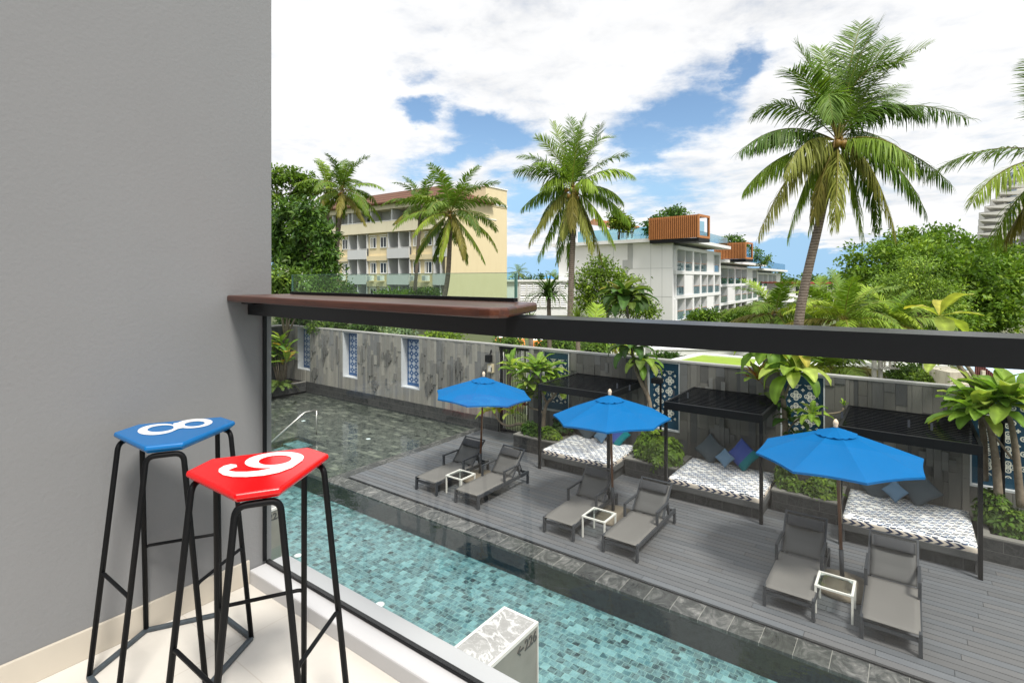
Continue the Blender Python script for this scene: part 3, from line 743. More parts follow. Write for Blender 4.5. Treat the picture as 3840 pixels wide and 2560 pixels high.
# ---- daybeds
def mattress_mat():
    m = Mat('navy_wave_print'); x, y, z = m.xyz(m.co())
    g = m.new('NewGeometry'); nx, ny, nz = m.xyz(g.outputs['Normal'])
    nz = nz.abs()
    v = y + z * 0.9
    # rows of short wavy dashes
    vv = v * 12.0; row = vv.floor(); fv = vv.frac()
    uu = x * 5.0 + row * 0.37
    wv = ((uu * 2 * PI).sin() * 0.16)
    r = m.white(m.vec((uu).floor(), row, 1.0)); r2 = m.white(m.vec((uu * 2.0).floor(), row, 4.0))
    line = (fv - 0.5 + wv).abs().lt(0.23) * ((uu * 2.0).frac()).gt(0.12)
    navy = line * r2.gt(0.16)
    v2 = vv + 0.5; fv2 = v2.frac()
    dash = (fv2 - 0.5 + wv * 0.7).abs().lt(0.13) * ((uu * 2.0 + 0.3).frac()).lt(0.4) * r.gt(0.35)
    c = m.mix(dash, (0.74, 0.73, 0.70), (0.16, 0.28, 0.48))
    tone = m.mix(r, (0.012, 0.020, 0.05), (0.035, 0.075, 0.17))
    c = m.mix(navy, c, tone)
    # bold chevrons on the border
    zig = (((z * 9.0).frac() - 0.5).abs() * 1.2 + x * 7.0 + y * 7.0)
    ch = zig.frac().lt(0.5) * m.white(m.vec(zig.floor(), (z * 9.0).floor(), 2.0)).gt(0.25)
    side = m.mix(ch, (0.62, 0.55, 0.46), (0.03, 0.04, 0.08))
    c = m.mix(nz.lt(0.5), c, side)
    return m.done(m.bsdf(c, 0.85, 0, 0.2, m.bump(m.noise(m.co(), 9.0, 4), 0.35, 0.02)))
M['print'] = mattress_mat()
M['bed_wood'] = simple('weathered_dark_timber', (0.07, 0.072, 0.072), 0.7, 0, 0.25, 6, 0.2, 40)
def cushion(mb_name, lx, ly, h, r=0.05, n=(22, 20)):
    """soft rounded slab"""
    mb = MB(); nx, ny = n; V = []; F = []
    def sgn(t): return t
    for j in range(ny + 1):
        for i in range(nx + 1):
            u = i / nx; v = j / ny
            x = u * lx; y = v * ly
            e = min(u * lx, (1 - u) * lx, v * ly, (1 - v) * ly)
            top = h - (max(0, r - e) ** 2) / r * 0.55 + 0.006 * math.sin(u * 9 + v * 5) * math.sin(v * 7)
            V.append((x, y, top))
    N = (nx + 1) * (ny + 1)
    for j in range(ny):
        for i in range(nx):
            a = j * (nx + 1) + i; F.append((a, a + 1, a + nx + 2, a + nx + 1))
    ring = [(i, 0) for i in range(nx)] + [(nx, j) for j in range(ny)] + [(nx - i, ny) for i in range(nx)] + [(0, ny - j) for j in range(ny)]
    idx = [j * (nx + 1) + i for i, j in ring]; m = len(idx)
    for k in idx:
        x, y, z = V[k]
        cx, cy = lx / 2, ly / 2
        V.append((x + 0.012 * (1 if x > cx else -1) * (abs(x - cx) > lx / 2 - 1e-4), y + 0.012 * (1 if y > cy else -1) * (abs(y - cy) > ly / 2 - 1e-4), h * 0.5))
    for k in idx:
        x, y, z = V[k]; V.append((x, y, 0.0))
    for k in range(m):
        k2 = (k + 1) % m
        F.append((idx[k], N + k, N + k2, idx[k2])); F.append((N + k, N + m + k, N + m + k2, N + k2))
    return mb.add(V, F)
def daybed(x0, label):
    t = thing('daybed', label, 'daybed', (x0, 11.95, 0), 0, 'built in daybeds against the slate wall')
    w_ = 2.02
    obj('base', MB().box(0.05, 0.10, 0, w_ - 0.05, 1.9, 0.235), M['plinth'], t)
    for a in (0.005, w_ - 0.065): obj('leg', MB().box(a, 0.02, 0, a + 0.06, 0.08, 0.235), M['bed_wood'], t)
    fr = MB().box(0, 0, 0.236, w_, 0.05, 0.36).box(0, 0.051, 0.236, 0.05, 1.9, 0.36).box(w_ - 0.05, 0.051, 0.236, w_, 1.9, 0.36).box(0.051, 0.051, 0.27, w_ - 0.051, 1.9, 0.345)
    obj('frame', fr, M['bed_wood'], t, bevel=0.004)
    obj('mattress', cushion('m', w_ - 0.07, 1.72, 0.15), M['print'], t, True, loc=(0.035, 0.03, 0.347))
    return t
daybed(-7.88, 'daybed with a patterned mattress, half hidden by the middle parasol')
daybed(-4.46, 'daybed with a patterned mattress in full view between two shrubs')
daybed(-1.06, 'daybed with a patterned mattress beneath the largest parasol')

# ---- pillows
def fabric(name, col, col2=None, cut=0.12):
    m = Mat(name); x, y, z = m.xyz(m.co())
    wv = ((x * 900.0).sin() * (z * 900.0).sin()) * 0.04
    n = m.noise(m.co(), 6.0, 5)
    f = 1.0 + (n - 0.5) * 0.25 + wv
    c = col
    if col2: c = m.mix((x + z * 0.0).gt(cut), col, col2)
    c = m.mix(1.0, c, m.vec(f, f, f), 'MULTIPLY')
    return m.done(m.bsdf(c, 0.9, 0, 0.15, m.bump(n, 0.3, 0.02)))
M['pil_grey'] = fabric('slate_grey_fabric', (0.065, 0.082, 0.095))
M['pil_blue'] = fabric('pale_blue_fabric', (0.11, 0.19, 0.28))
M['pil_two'] = fabric('indigo_and_teal_fabric', (0.045, 0.075, 0.28), (0.004, 0.15, 0.17), 0.10)
def pillow_mesh(s, th, n=16):
    V = []; F = []
    for side in (1, -1):
        for j in range(n + 1):
            for i in range(n + 1):
                u = 2 * i / n - 1; v = 2 * j / n - 1
                k = (1 - u * u) * (1 - v * v)
                pin = 1 - 0.10 * ((1 - abs(u)) * abs(v) ** 3 + 0)  # sides pull in
                pin2 = 1 - 0.10 * ((1 - abs(v)) * abs(u) ** 3)
                y = side * th / 2 * (max(k, 0) ** 0.42) + 0.006 * math.sin(5 * u + 3 * v) * max(k, 0)
                V.append((u * s / 2 * pin2, y, v * s / 2 * pin))
    N = (n + 1) ** 2
    for side in (0, 1):
        for j in range(n):
            for i in range(n):
                a = side * N + j * (n + 1) + i; f = (a, a + 1, a + n + 2, a + n + 1)
                F.append(f if side == 0 else f[::-1])
    return V, F
def pillow(px, py, Y, s, mat, label, roll=45, lean=-24, yaw=0):
    p = at_y(px, py, Y); V, F = pillow_mesh(s, s * 0.34)
    o = obj('pillow', MB().add(V, F), mat, None, True)
    m = o.modifiers.new('weld', 'WELD'); m.merge_threshold = 0.0005
    o.matrix_world = Matrix.Translation(p) @ Matrix.Rotation(math.radians(yaw), 4, 'Z') @ Matrix.Rotation(math.radians(lean), 4, 'X') @ Matrix.Rotation(math.radians(roll), 4, 'Y')
    tag(o, label, 'pillow', 'loose pillows on the daybeds')
pillow(2205, 1608, 13.60, 0.56, M['pil_grey'], 'grey pillow on the daybed behind the middle parasol', 38)
pillow(2254, 1632, 13.34, 0.33, M['pil_blue'], 'small pale blue pillow on the daybed behind the middle parasol', 28)
pillow(2316, 1630, 13.52, 0.55, M['pil_two'], 'indigo and teal pillow half hidden by the middle parasol rim', 36)
pillow(2664, 1684, 13.60, 0.56, M['pil_grey'], 'grey pillow with one corner pointing up below the slate cross', 38)
pillow(2718, 1716, 13.30, 0.33, M['pil_blue'], 'small pale blue pillow between grey and indigo pillows', 40)
pillow(2785, 1706, 13.50, 0.57, M['pil_two'], 'indigo and teal pillow in full view beside a pergola post', 36)
pillow(3290, 1822, 13.55, 0.56, M['pil_grey'], 'grey pillow leaning left under the rim of the largest parasol', 52)
pillow(3356, 1840, 13.28, 0.33, M['pil_blue'], 'small pale blue pillow between two grey pillows', 42)
pillow(3446, 1832, 13.50, 0.56, M['pil_grey'], 'grey pillow with one corner pointing to the wide lattice screen', 50)

# ---- planters
M['soil'] = simple('dark_planter_soil', (0.03, 0.022, 0.016), 0.95, 0, 0.4, 9, 0.5, 25)
M['rim_stone'] = simple('grey_planter_coping', (0.17, 0.165, 0.15), 0.7, 0, 0.15, 5)
def planter(x0, x1, y0, label, top=0.45, y1=13.86):
    t = thing('planter', label, 'planter', (x0, y0, 0), 0, 'dark tiled planters along the wall')
    w_ = x1 - x0; d = y1 - y0
    obj('box', MB().box(0, 0, 0, w_, 0.10, top - 0.04).box(0, 0.101, 0, 0.10, d, top - 0.04).box(w_ - 0.10, 0.101, 0, w_, d, top - 0.04), M['plinth'], t)
    obj('rim', MB().box(-0.01, -0.01, top - 0.039, w_ + 0.01, 0.14, top).box(-0.01, 0.141, top - 0.039, 0.14, d, top).box(w_ - 0.14, 0.141, top - 0.039, w_ + 0.01, d, top), M['rim_stone'], t, bevel=0.004)
    obj('soil', MB().box(0.141, 0.141, 0.1, w_ - 0.141, d, top - 0.09), M['soil'], t)
planter(-9.36, -7.92, 12.72, 'dark tiled planter in front of the metal gate')
planter(-5.83, -4.50, 12.70, 'dark tiled planter filled by one dense round shrub')
planter(-2.40, -1.12, 12.70, 'dark tiled planter under the drooping tree')
planter(1.02, 5.2, 12.66, 'long dark tiled planter under the wide lattice screen')
planter(-23.2, -21.7, 12.3, 'dark planter in the far corner of the shallow pool', 0.42, 13.84)

# ---- loungers
def sling_mat():
    m = Mat('taupe_mesh_sling'); x, y, z = m.xyz(m.co())
    wv = ((x * 700.0).sin() * (y * 700.0).sin()) * 0.10; n = m.noise(m.co(), 3.0, 4)
    f = 1.0 + wv + (n - 0.5) * 0.12
    return m.done(m.bsdf(m.mix(1.0, (0.130, 0.125, 0.116), m.vec(f, f, f), 'MULTIPLY'), 0.7, 0, 0.3))
M['sling'] = sling_mat()
M['back_sling'] = simple('grey_padded_sling', (0.072, 0.072, 0.070), 0.75, 0, 0.1, 5, 0.2, 200)
M['head_pad'] = simple('dark_grey_head_pad', (0.030, 0.032, 0.036), 0.8, 0, 0.12, 6, 0.2, 20)
def soft_roll(w_, h, th, n=14):
    V = []; F = []; k = 18
    for i in range(n + 1):
        u = 2 * i / n - 1; e = (1 - abs(u) ** 6) ** 0.5 * 0.75 + 0.25
        for j in range(k):
            g = 2 * PI * j / k
            V.append((u * w_ / 2, math.cos(g) * h / 2 * (0.9 + 0.1 * e), (abs(math.sin(g)) ** 0.8) * math.copysign(1, math.sin(g)) * th / 2 * e))
    for i in range(n):
        for j in range(k):
            F.append((i * k + j, i * k + (j + 1) % k, (i + 1) * k + (j + 1) % k, (i + 1) * k + j))
    F.append(tuple(range(k))); F.append(tuple(range(n * k + k - 1, n * k - 1, -1)))
    return V, F
def lounger():
    t = thing('sun_lounger', 'x', 'sun lounger', (0, 0, 0), 0, 'grey sun loungers in pairs on the deck')
    w_, ln, z = 0.70, 1.93, 0.31
    for x in (0.0, w_ - 0.04):
        obj('side_rail', MB().box(x, 0.0, z - 0.075, x + 0.04, ln, z), M['charcoal'], t, bevel=0.004)
    obj('cross_bar', MB().box(0.041, 0.02, z - 0.125, w_ - 0.041, 0.05, z - 0.07).box(0.041, ln - 0.05, z - 0.07, w_ - 0.041, ln - 0.01, z - 0.02).box(0.041, 1.24, z - 0.06, w_ - 0.041, 1.27, z - 0.03), M['charcoal'], t)
    for x in (0.0, w_ - 0.045):
        for y in (-0.002, ln - 0.058):
            obj('leg', MB().box(x - 0.001, y, 0.0, x + 0.046, y + 0.06, z - 0.076), M['charcoal'], t, bevel=0.004)
    sm = MB(); n = 14; V = []; F = []
    for j in range(n + 1):
        v = j / n
        for i in range(9):
            u = i / 8; sag = -0.018 * math.sin(PI * u) * math.sin(PI * min(1, v * 1.02))
            V.append((0.02 + u * (w_ - 0.04), 0.005 + v * 1.265, z + 0.012 + sag - 0.02 * (1 - v) ** 8))
    for j in range(n):
        for i in range(8):
            a = j * 9 + i; F.append((a, a + 1, a + 10, a + 9))
    so = obj('seat_sling', sm.add(V, F), M['sling'], t, True); md = so.modifiers.new('thick', 'SOLIDIFY'); md.thickness = 0.008
    # backrest
    p0 = Vector((0, 1.285, z + 0.015)); p1 = Vector((0, 1.79, 0.86)); dv = (p1 - p0); L_ = dv.length; dv = dv.normalized(); nv = Vector((0, -dv.z, dv.y))
    bm_ = MB()
    for x in (0.035, w_ - 0.035): bm_.bar(p0 + Vector((x, 0, 0)), p1 + Vector((x, 0, 0)), 0.03, 0.03, nv)
    bm_.bar(p1 + Vector((0.05, 0, 0)) - dv * 0.015, p1 + Vector((w_ - 0.05, 0, 0)) - dv * 0.015, 0.028, 0.028, nv)
    obj('back_frame', bm_, M['charcoal'], t)
    V = []; F = []; n = 16
    for j in range(n + 1):
        v = j / n
        for i in range(9):
            u = i / 8
            pad = 0.02 * (abs(math.sin(PI * v * 3)) ** 0.5) * (math.sin(PI * u) ** 0.3 if 0 < u < 1 else 0)
            q = p0 + dv * (0.01 + v * (L_ - 0.075)) + nv * (0.008 + pad - 0.02 * math.sin(PI * u)); V.append((0.05 + u * (w_ - 0.1), q.y, q.z))
    for j in range(n):
        for i in range(8):
            a = j * 9 + i; F.append((a, a + 1, a + 10, a + 9))
    so = obj('backrest', MB().add(V, F), M['back_sling'], t, True); md = so.modifiers.new('thick', 'SOLIDIFY'); md.thickness = 0.012
    V, F = soft_roll(w_ - 0.13, 0.19, 0.085)
    c = p0 + dv * (L_ - 0.185) + nv * 0.055
    hp = obj('head_pillow', MB().add(V, F), M['head_pad'], t, True)
    hp.matrix_local = Matrix.Translation((w_ / 2, c.y, c.z)) @ Matrix((Vector((1, 0, 0)), dv, nv)).transposed().to_4x4()
    st_ = MB()
    for x in (0.2, w_ - 0.2): st_.bar(p0 + dv * (L_ - 0.12) + nv * 0.03 + Vector((x, 0, 0)), p1 + nv * 0.018 + Vector((x, 0, 0)), 0.035, 0.004, nv)
    obj('strap', st_, M['head_pad'], hp)
    st_obj = hp.children[0]; st_obj.matrix_parent_inverse = hp.matrix_local.inverted()
    for s_, x in ((-1, -0.002), (1, w_ - 0.043)):
        am = MB().box(x, 0.93, z - 0.07, x + 0.045, 0.98, 0.575).box(x, 0.981, 0.545, x + 0.045, 1.52, 0.575)
        am.bar((x + 0.0225, 1.49, 0.545), (x + 0.0225, 1.58, z - 0.05), 0.04, 0.045, (0, 1, 0.1))
        obj('armrest', am, M['charcoal'], t, bevel=0.004)
    pr = MB().bar((0.06, 1.58, 0.60), (0.06, 1.75, 0.26), 0.02, 0.02).bar((w_ - 0.06, 1.58, 0.60), (w_ - 0.06, 1.75, 0.26), 0.02, 0.02)
    obj('prop', pr, M['charcoal'], t)
    return t
lg = lounger()
lab = ['grey sun lounger nearest the shallow pool corner', 'grey sun lounger on the daybed side of the table below the farthest parasol',
       'grey sun lounger of the middle pair nearer the shallow pool', 'grey sun lounger of the middle pair nearer the full view daybed',
       'grey sun lounger of the closest pair beside open decking', 'closest grey sun lounger, in front of the third daybed']
for i, x in enumerate((-9.45, -8.19, -5.83, -4.54, -1.81, -0.56)):
    if i == 0: lg.location = (x, 8.9, 0); lg['label'] = lab[0]
    else: dup(lg, (x, 8.9, 0), 0, lab[i])

# ---- side tables
def table():
    t = thing('side_table', 'x', 'side table', (0, 0, 0), 0, 'white glass topped side tables between loungers')
    s_ = 0.50; h = 0.42
    obj('top_frame', MB().box(0, 0, h - 0.03, s_, 0.03, h).box(0, s_ - 0.03, h - 0.03, s_, s_, h).box(0, 0.0351, h - 0.03, 0.035, s_ - 0.0351, h).box(s_ - 0.035, 0.0351, h - 0.03, s_, s_ - 0.0351, h), M['white_metal'], t, bevel=0.003)
    for x in (0.002, s_ - 0.032):
        for y in (0.002, s_ - 0.032): obj('leg', MB().box(x, y, 0, x + 0.03, y + 0.03, h - 0.0305), M['white_metal'], t, bevel=0.003)
    g = MB()
    for x, y, sx, sy in ((0.035, 0.035, 1, 1), (s_ - 0.035, 0.035, -1, 1), (0.035, s_ - 0.035, 1, -1), (s_ - 0.035, s_ - 0.035, -1, -1)):
        pl = [(x, y), (x + sx * 0.07, y), (x, y + sy * 0.07)]
        g.prism(pl if sx * sy > 0 else pl[::-1], h - 0.026, h - 0.016)
    obj('corner_plate', g, M['white_metal'], t)
    obj('glass_top', MB().add([(0.036, 0.036, h - 0.01), (s_ - 0.036, 0.036, h - 0.01), (s_ - 0.036, s_ - 0.036, h - 0.01), (0.036, s_ - 0.036, h - 0.01)], [(0, 1, 2, 3)]), M['smoke'], t)
    return t
M['smoke'] = glass('table_glass', (0.72, 0.78, 0.78), 0.05)
tb = table()
for i, ((x, y), l_) in enumerate((((-8.72, 9.17), 'white side table below the farthest parasol'), ((-5.11, 9.17), 'white side table below the middle parasol'), ((-1.15, 9.17), 'white side table over the round parasol foot'))):
    if i == 0: tb.location = (x, y, 0); tb['label'] = l_
    else: dup(tb, (x, y, 0), 0, l_)

# ---- parasols
def canvas_mat():
    m = Mat('royal_blue_canvas'); n = m.noise(m.co(), 4.0, 5); sp = m.noise(m.co(), 90.0, 2)
    f = 1.0 + (n - 0.5) * 0.16
    c = m.mix(1.0, (0.004, 0.124, 0.34), m.vec(f, f, f), 'MULTIPLY'); c = m.mix(sp.gt(0.775) * 0.3, c, (0.5, 0.6, 0.75))
    tr = m.new('BsdfTranslucent'); m.put(tr, 'Color', (0.006, 0.17, 0.45))
    mx = m.new('MixShader'); mx.inputs[0].default_value = 0.18
    m.nt.links.new(m.bsdf(c, 0.85, 0, 0.1), mx.inputs[1]); m.nt.links.new(tr.outputs[0], mx.inputs[2])
    return m.done(mx.outputs[0])
M['canvas'] = canvas_mat()
M['pole_wood'] = simple('varnished_pole_wood', (0.16, 0.065, 0.03), 0.4, 0, 0.2, 12)
M['finial'] = simple('pale_turned_wood', (0.66, 0.52, 0.38), 0.5, 0, 0.1, 9)
M['base_stone'] = simple('weathered_concrete_foot', (0.15, 0.125, 0.09), 0.85, 0, 0.25, 6, 0.3, 30)
def parasol(loc, label, tiltx, tilty, rim=2.10, apex=2.53, rot=22.5):
    t = thing('parasol', label, 'parasol', loc, 0, 'blue octagonal parasols on the deck')
    top = Vector((tiltx, tilty, 0))
    def ax(z): return top * (z / 2.5) + Vector((0, 0, z))
    obj('foot', MB().lathe([(0.46, 0), (0.47, 0.03), (0.42, 0.075), (0.22, 0.115), (0.06, 0.13)], 36), M['base_stone'], t, True)
    obj('sleeve', MB().tube([ax(0.13), ax(0.62)], 0.034, 12), M['charcoal'], t, True)
    obj('pole', MB().tube([ax(0.55), ax(apex - 0.02)], 0.025, 12), M['pole_wood'], t, True)
    obj('finial', MB().lathe([(0.02, -0.02), (0.036, 0.0), (0.03, 0.02), (0.042, 0.05), (0.036, 0.085), (0.012, 0.118)], 14, ax(apex + 0.03)), M['finial'], t, True)
    nrm = (ax(1.0) - ax(0)).normalized(); q = Vector((0, 0, 1)).rotation_difference(nrm)
    def P_(r, a, z): return ax(z) * 0 + ax(apex) + q @ Vector((r * math.cos(a), r * math.sin(a), z - apex))
    cv = MB(); n = 8; K = 10; V = []; F = []; R_ = 1.225
    ring = []
    for i in range(n):
        a0 = math.radians(rot + i * 45); a1 = math.radians(rot + (i + 1) * 45)
        for j in range(6):
            s_ = j / 6
            p = np.array([math.cos(a0), math.sin(a0)]) * (1 - s_) + np.array([math.cos(a1), math.sin(a1)]) * s_
            ring.append((p, math.sin(PI * s_)))
    m = len(ring)
    for k in range(K + 1):
        u = 0.03 + 0.97 * k / K
        for p, sg in ring:
            z = apex - (apex - rim) * (u ** 1.08) - 0.028 * sg * math.sin(PI * min(u, 0.97)) + (0.012 * sg if k == K else 0)
            rr = R_ * u * (1 - 0.018 * sg * (k == K))
            c = ax(apex) + q @ Vector((p[0] * rr, p[1] * rr, z - apex)); V.append(c)
    for k in range(K):
        for i in range(m):
            F.append((k * m + i, (k + 1) * m + i, (k + 1) * m + (i + 1) % m, k * m + (i + 1) % m))
    # short hem
    for i, (p, sg) in enumerate(ring): V.append(V[K * m + i] + Vector((0, 0, -0.035)))
    for i in range(m): F.append((K * m + i, (K + 1) * m + i, (K + 1) * m + (i + 1) % m, K * m + (i + 1) % m))
    o = obj('canopy', cv.add(V, F), M['canvas'], t, True)
    # mark the ribs as sharp folds
    me = o.data
    for e in me.edges:
        a, b = e.vertices
        if a % m == b % m and (a % m) % 6 == 0: e.use_edge_sharp = True
        if a >= K * m and b >= K * m: e.use_edge_sharp = True
    V = []; F = []; K2 = 5
    for k in range(K2 + 1):
        u = 0.02 + 0.98 * k / K2
        for i, (p, sg) in enumerate(ring):
            wob = 0.009 * (u ** 2) * (1 + math.cos(i * 2 * PI * 2 / 6))
            z = apex + 0.024 - 0.122 * u ** 1.05 + wob
            c = ax(apex) + q @ Vector((p[0] * 0.31 * u, p[1] * 0.31 * u, z - apex)); V.append(c)
    for k in range(K2):
        for i in range(m): F.append((k * m + i, (k + 1) * m + i, (k + 1) * m + (i + 1) % m, k * m + (i + 1) % m))
    obj('vent_cap', MB().add(V, F), M['canvas'], t, True)
    for i in range(n):
        a = math.radians(rot + i * 45)
        obj('rib', MB().bar(ax(apex) + q @ Vector((0, 0, -0.05)), ax(apex) + q @ Vector((1.20 * math.cos(a), 1.20 * math.sin(a), rim - apex - 0.03)), 0.018, 0.022), M['pole_wood'], t)
    hub = ax(1.85)
    for i in range(n):
        a = math.radians(rot + i * 45)
        obj('strut', MB().bar(hub, ax(apex) + q @ Vector((0.62 * math.cos(a), 0.62 * math.sin(a), (rim - apex) * 0.5 - 0.06)), 0.014, 0.018), M['pole_wood'], t)
    obj('hub', MB().tube([ax(1.80), ax(1.88)], 0.045, 12), M['pole_wood'], t)
    obj('cord', MB().tube([ax(1.8) + Vector((0.03, 0, 0)), ax(1.05) + Vector((0.03, -0.01, 0))], 0.003, 5), M['finial'], t)
    return t
u1 = at_y(1799, 1700, 10.36); u2 = at_y(2300, 1850, 10.36); u3 = at_y(3160, 2177, 10.19)
parasol((u1.x, 10.36, 0), 'blue parasol farthest away, beside the shallow pool', 0.10, 0.03)
parasol((u2.x, 10.36, 0), 'blue parasol in the middle of the three', -0.07, -0.02)
parasol((u3.x, 10.19, 0), 'largest looking blue parasol, closest, with its round foot showing', -0.09, -0.03, 2.13, 2.57)

# ---- lamp post by the petrol lattice
p = at_y(2480, 1440, 13.55)
t = thing('lamp_post', 'slim black lamp post in front of a petrol lattice screen', 'lamp post', (p.x, 13.5, 0.36))
obj('pole', MB().tube([(0, 0, 0), (0, 0, p.z - 0.36), (-0.02, -0.03, p.z - 0.30)], 0.03, 10), M['black'], t, True)
hd = p.z - 0.36
obj('head', MB().box(-0.20, -0.17, hd + 0.03, 0.06, 0.05, hd + 0.17), M['black'], t, bevel=0.02)
p = at_y(3760, 1500, 13.4)
t = thing('lamp_post', 'slim black post among the trunks before the wide lattice screen', 'lamp post', (p.x, 13.4, 0.36))
obj('pole', MB().tube([(0, 0, 0), (0, 0, 2.0)], 0.035, 10), M['black'], t, True)
obj('head', MB().box(-0.09, -0.15, 2.0, 0.09, 0.05, 2.14), M['black'], t, bevel=0.02)
# ================================================================ plants
RNG = np.random.default_rng(11)
def nrm(a): return a / np.maximum(np.linalg.norm(a, axis=-1, keepdims=True), 1e-9)
def bark(name, a, b, rings=0):
    m = Mat(name); x, y, z = m.xyz(m.co()); n = m.noise(m.co(), 7.0, 6, 0.65)
    f = n
    if rings: f = (n * 0.6 + ((z * rings + n * 1.2).frac() - 0.5).abs() * 0.9).clamp()
    c = m.ramp(f, [(0.25, a), (0.75, b)])
    return m.done(m.bsdf(c, 0.9, 0, 0.2, m.bump(f, 0.6, 0.02)))
M['palm_bark'] = bark('ringed_palm_bark', (0.075, 0.055, 0.042), (0.24, 0.20, 0.165), 9.0)
M['bark'] = bark('rough_bark', (0.06, 0.045, 0.032), (0.20, 0.165, 0.125))
M['pale_bark'] = bark('pale_smooth_bark', (0.11, 0.085, 0.06), (0.27, 0.225, 0.17))
M['coconut'] = simple('ripening_coconut', (0.26, 0.15, 0.025), 0.5, 0, 0.3, 6)
M['young_coconut'] = simple('young_green_coconut', (0.13, 0.16, 0.03), 0.5, 0, 0.25, 6)
GREENS = np.array([(0.050, 0.098, 0.018), (0.075, 0.135, 0.024), (0.035, 0.072, 0.016), (0.105, 0.165, 0.030), (0.062, 0.112, 0.030)])
def pal(mult=(1, 1, 1), light=0.0): return GREENS * np.array(mult) + light * np.array((0.05, 0.06, 0.01))

# ---- palms
def frond_arrays(az, el, L, bend, leaf, n, col, hang=0.5, width=0.045, twist=0.0):
    steps = 16; t = np.linspace(0, 1, steps + 1)
    e = el - bend * t ** 1.35
    d = np.stack([np.cos(e) * math.cos(az), np.cos(e) * math.sin(az), np.sin(e)], 1)
    P = np.zeros((steps + 1, 3)); P[1:] = np.cumsum((d[:-1] + d[1:]) / 2 * (L / steps), 0)
    return frond_core(P, d, np.tile(np.array([[-math.sin(az), math.cos(az), 0.0]]), (steps + 1, 1)), L, leaf, n, col, hang, width, twist)
def frond_curve(p0, p1, p2, leaf, n, col, hang, width=0.045, twist=0.0):
    steps = 16; t = np.linspace(0, 1, steps + 1)[:, None]
    P = np.array(p0) * (1 - t) ** 2 + 2 * t * (1 - t) * np.array(p1) + t * t * np.array(p2)
    d = nrm(np.gradient(P, axis=0)); S = np.cross(d, np.array([0.02, 0.01, 1.0])); S = nrm(S)
    return frond_core(P, d, S, float(np.linalg.norm(np.diff(P, axis=0), axis=1).sum()), leaf, n, col, hang, width, twist)
def frond_core(P, d, S, L, leaf, n, col, hang, width, twist):
    steps = len(P) - 1; t = np.linspace(0, 1, steps + 1)
    ct, st = math.cos(twist), math.sin(twist)
    V = []; F = []; C = []
    tt = np.linspace(0.13, 0.995, n)
    idx = tt * steps; i0 = np.minimum(idx.astype(int), steps - 1); fr = (idx - i0)[:, None]
    p = P[i0] * (1 - fr) + P[i0 + 1] * fr; T = nrm(d[i0] * (1 - fr) + d[i0 + 1] * fr)
    Sp = nrm(S[i0] * (1 - fr) + S[i0 + 1] * fr)
    N = np.cross(T, Sp); N = nrm(N); N[N[:, 2] < 0] *= -1
    Sr = Sp * ct + N * st
    k = 0
    for side in (-1, 1):
        j = RNG.normal(0, 1, (n, 3))
        ln = leaf * np.sin(PI * (0.13 + 0.80 * tt)) ** 0.65 * RNG.uniform(0.82, 1.1, n)
        fwd = (0.30 + 0.62 * tt)[:, None]
        hg = min(1.0, hang)
        D0 = nrm(side * Sr * (1 - 0.5 * hg) + T * fwd * (1 - 0.25 * hg) + N * (RNG.uniform(0.05, 0.4, n) * (1 - hg))[:, None] + np.array([[0, 0, -1.0]]) * (hg * RNG.uniform(0.5, 1.1, n))[:, None] + 0.13 * j)
        D1 = nrm(D0 + np.array([0, 0, -1.0]) * (hang * RNG.uniform(0.6, 1.3, n))[:, None])
        D2 = nrm(D1 + np.array([0, 0, -1.0]) * (hang * RNG.uniform(0.7, 1.5, n))[:, None])
        a = p; b = a + D0 * (ln * 0.35)[:, None]; c = b + D1 * (ln * 0.35)[:, None]; e_ = c + D2 * (ln * 0.30)[:, None]
        wv = nrm(T - D0 * np.sum(T * D0, 1, keepdims=True)) * (width * (0.7 + 0.5 * np.sin(PI * tt)))[:, None] * 0.5
        blk = np.stack([a - wv * .5, a + wv * .5, b - wv, b + wv, c - wv * .8, c + wv * .8, e_ - wv * .1, e_ + wv * .1], 1).reshape(-1, 3)
        base = len(V) * 0 + k
        q = (np.arange(n) * 8)[:, None]
        fs = np.concatenate([q + np.array([[0, 1, 3, 2]]), q + np.array([[2, 3, 5, 4]]), q + np.array([[4, 5, 7, 6]])]) + base
        V.append(blk); F.append(fs); k += n * 8
        cc = np.array(col)[None, :] * RNG.uniform(0.75, 1.25, (n, 1)) * np.array([1, 1, 1])
        yel = np.clip(RNG.normal(0.0, 0.25, (n, 1)), 0, 1) * np.array([[0.06, 0.03, 0.0]])
        C.append(np.repeat(cc + yel, 8, 0))
    # rachis as a tapering flat strip (triangular section)
    wr = (0.035 * (1 - t) ** 0.7 + 0.006) * (L / 4.5)
    up = np.cross(d, S); up = nrm(up)
    ra = np.stack([P + S * wr[:, None], P + up * wr[:, None], P - S * wr[:, None]], 1).reshape(-1, 3)
    fs = []
    for i in range(steps):
        for j in range(3): fs.append((k + i * 3 + j, k + i * 3 + (j + 1) % 3, k + (i + 1) * 3 + (j + 1) % 3, k + (i + 1) * 3 + j))
    V.append(ra); F.append(np.array(fs)); C.append(np.tile(np.array([[0.22, 0.19, 0.045]]) * (0.7 + 0.6 * RNG.random()), (len(ra), 1)))
    return np.concatenate(V), np.concatenate(F), np.concatenate(C)
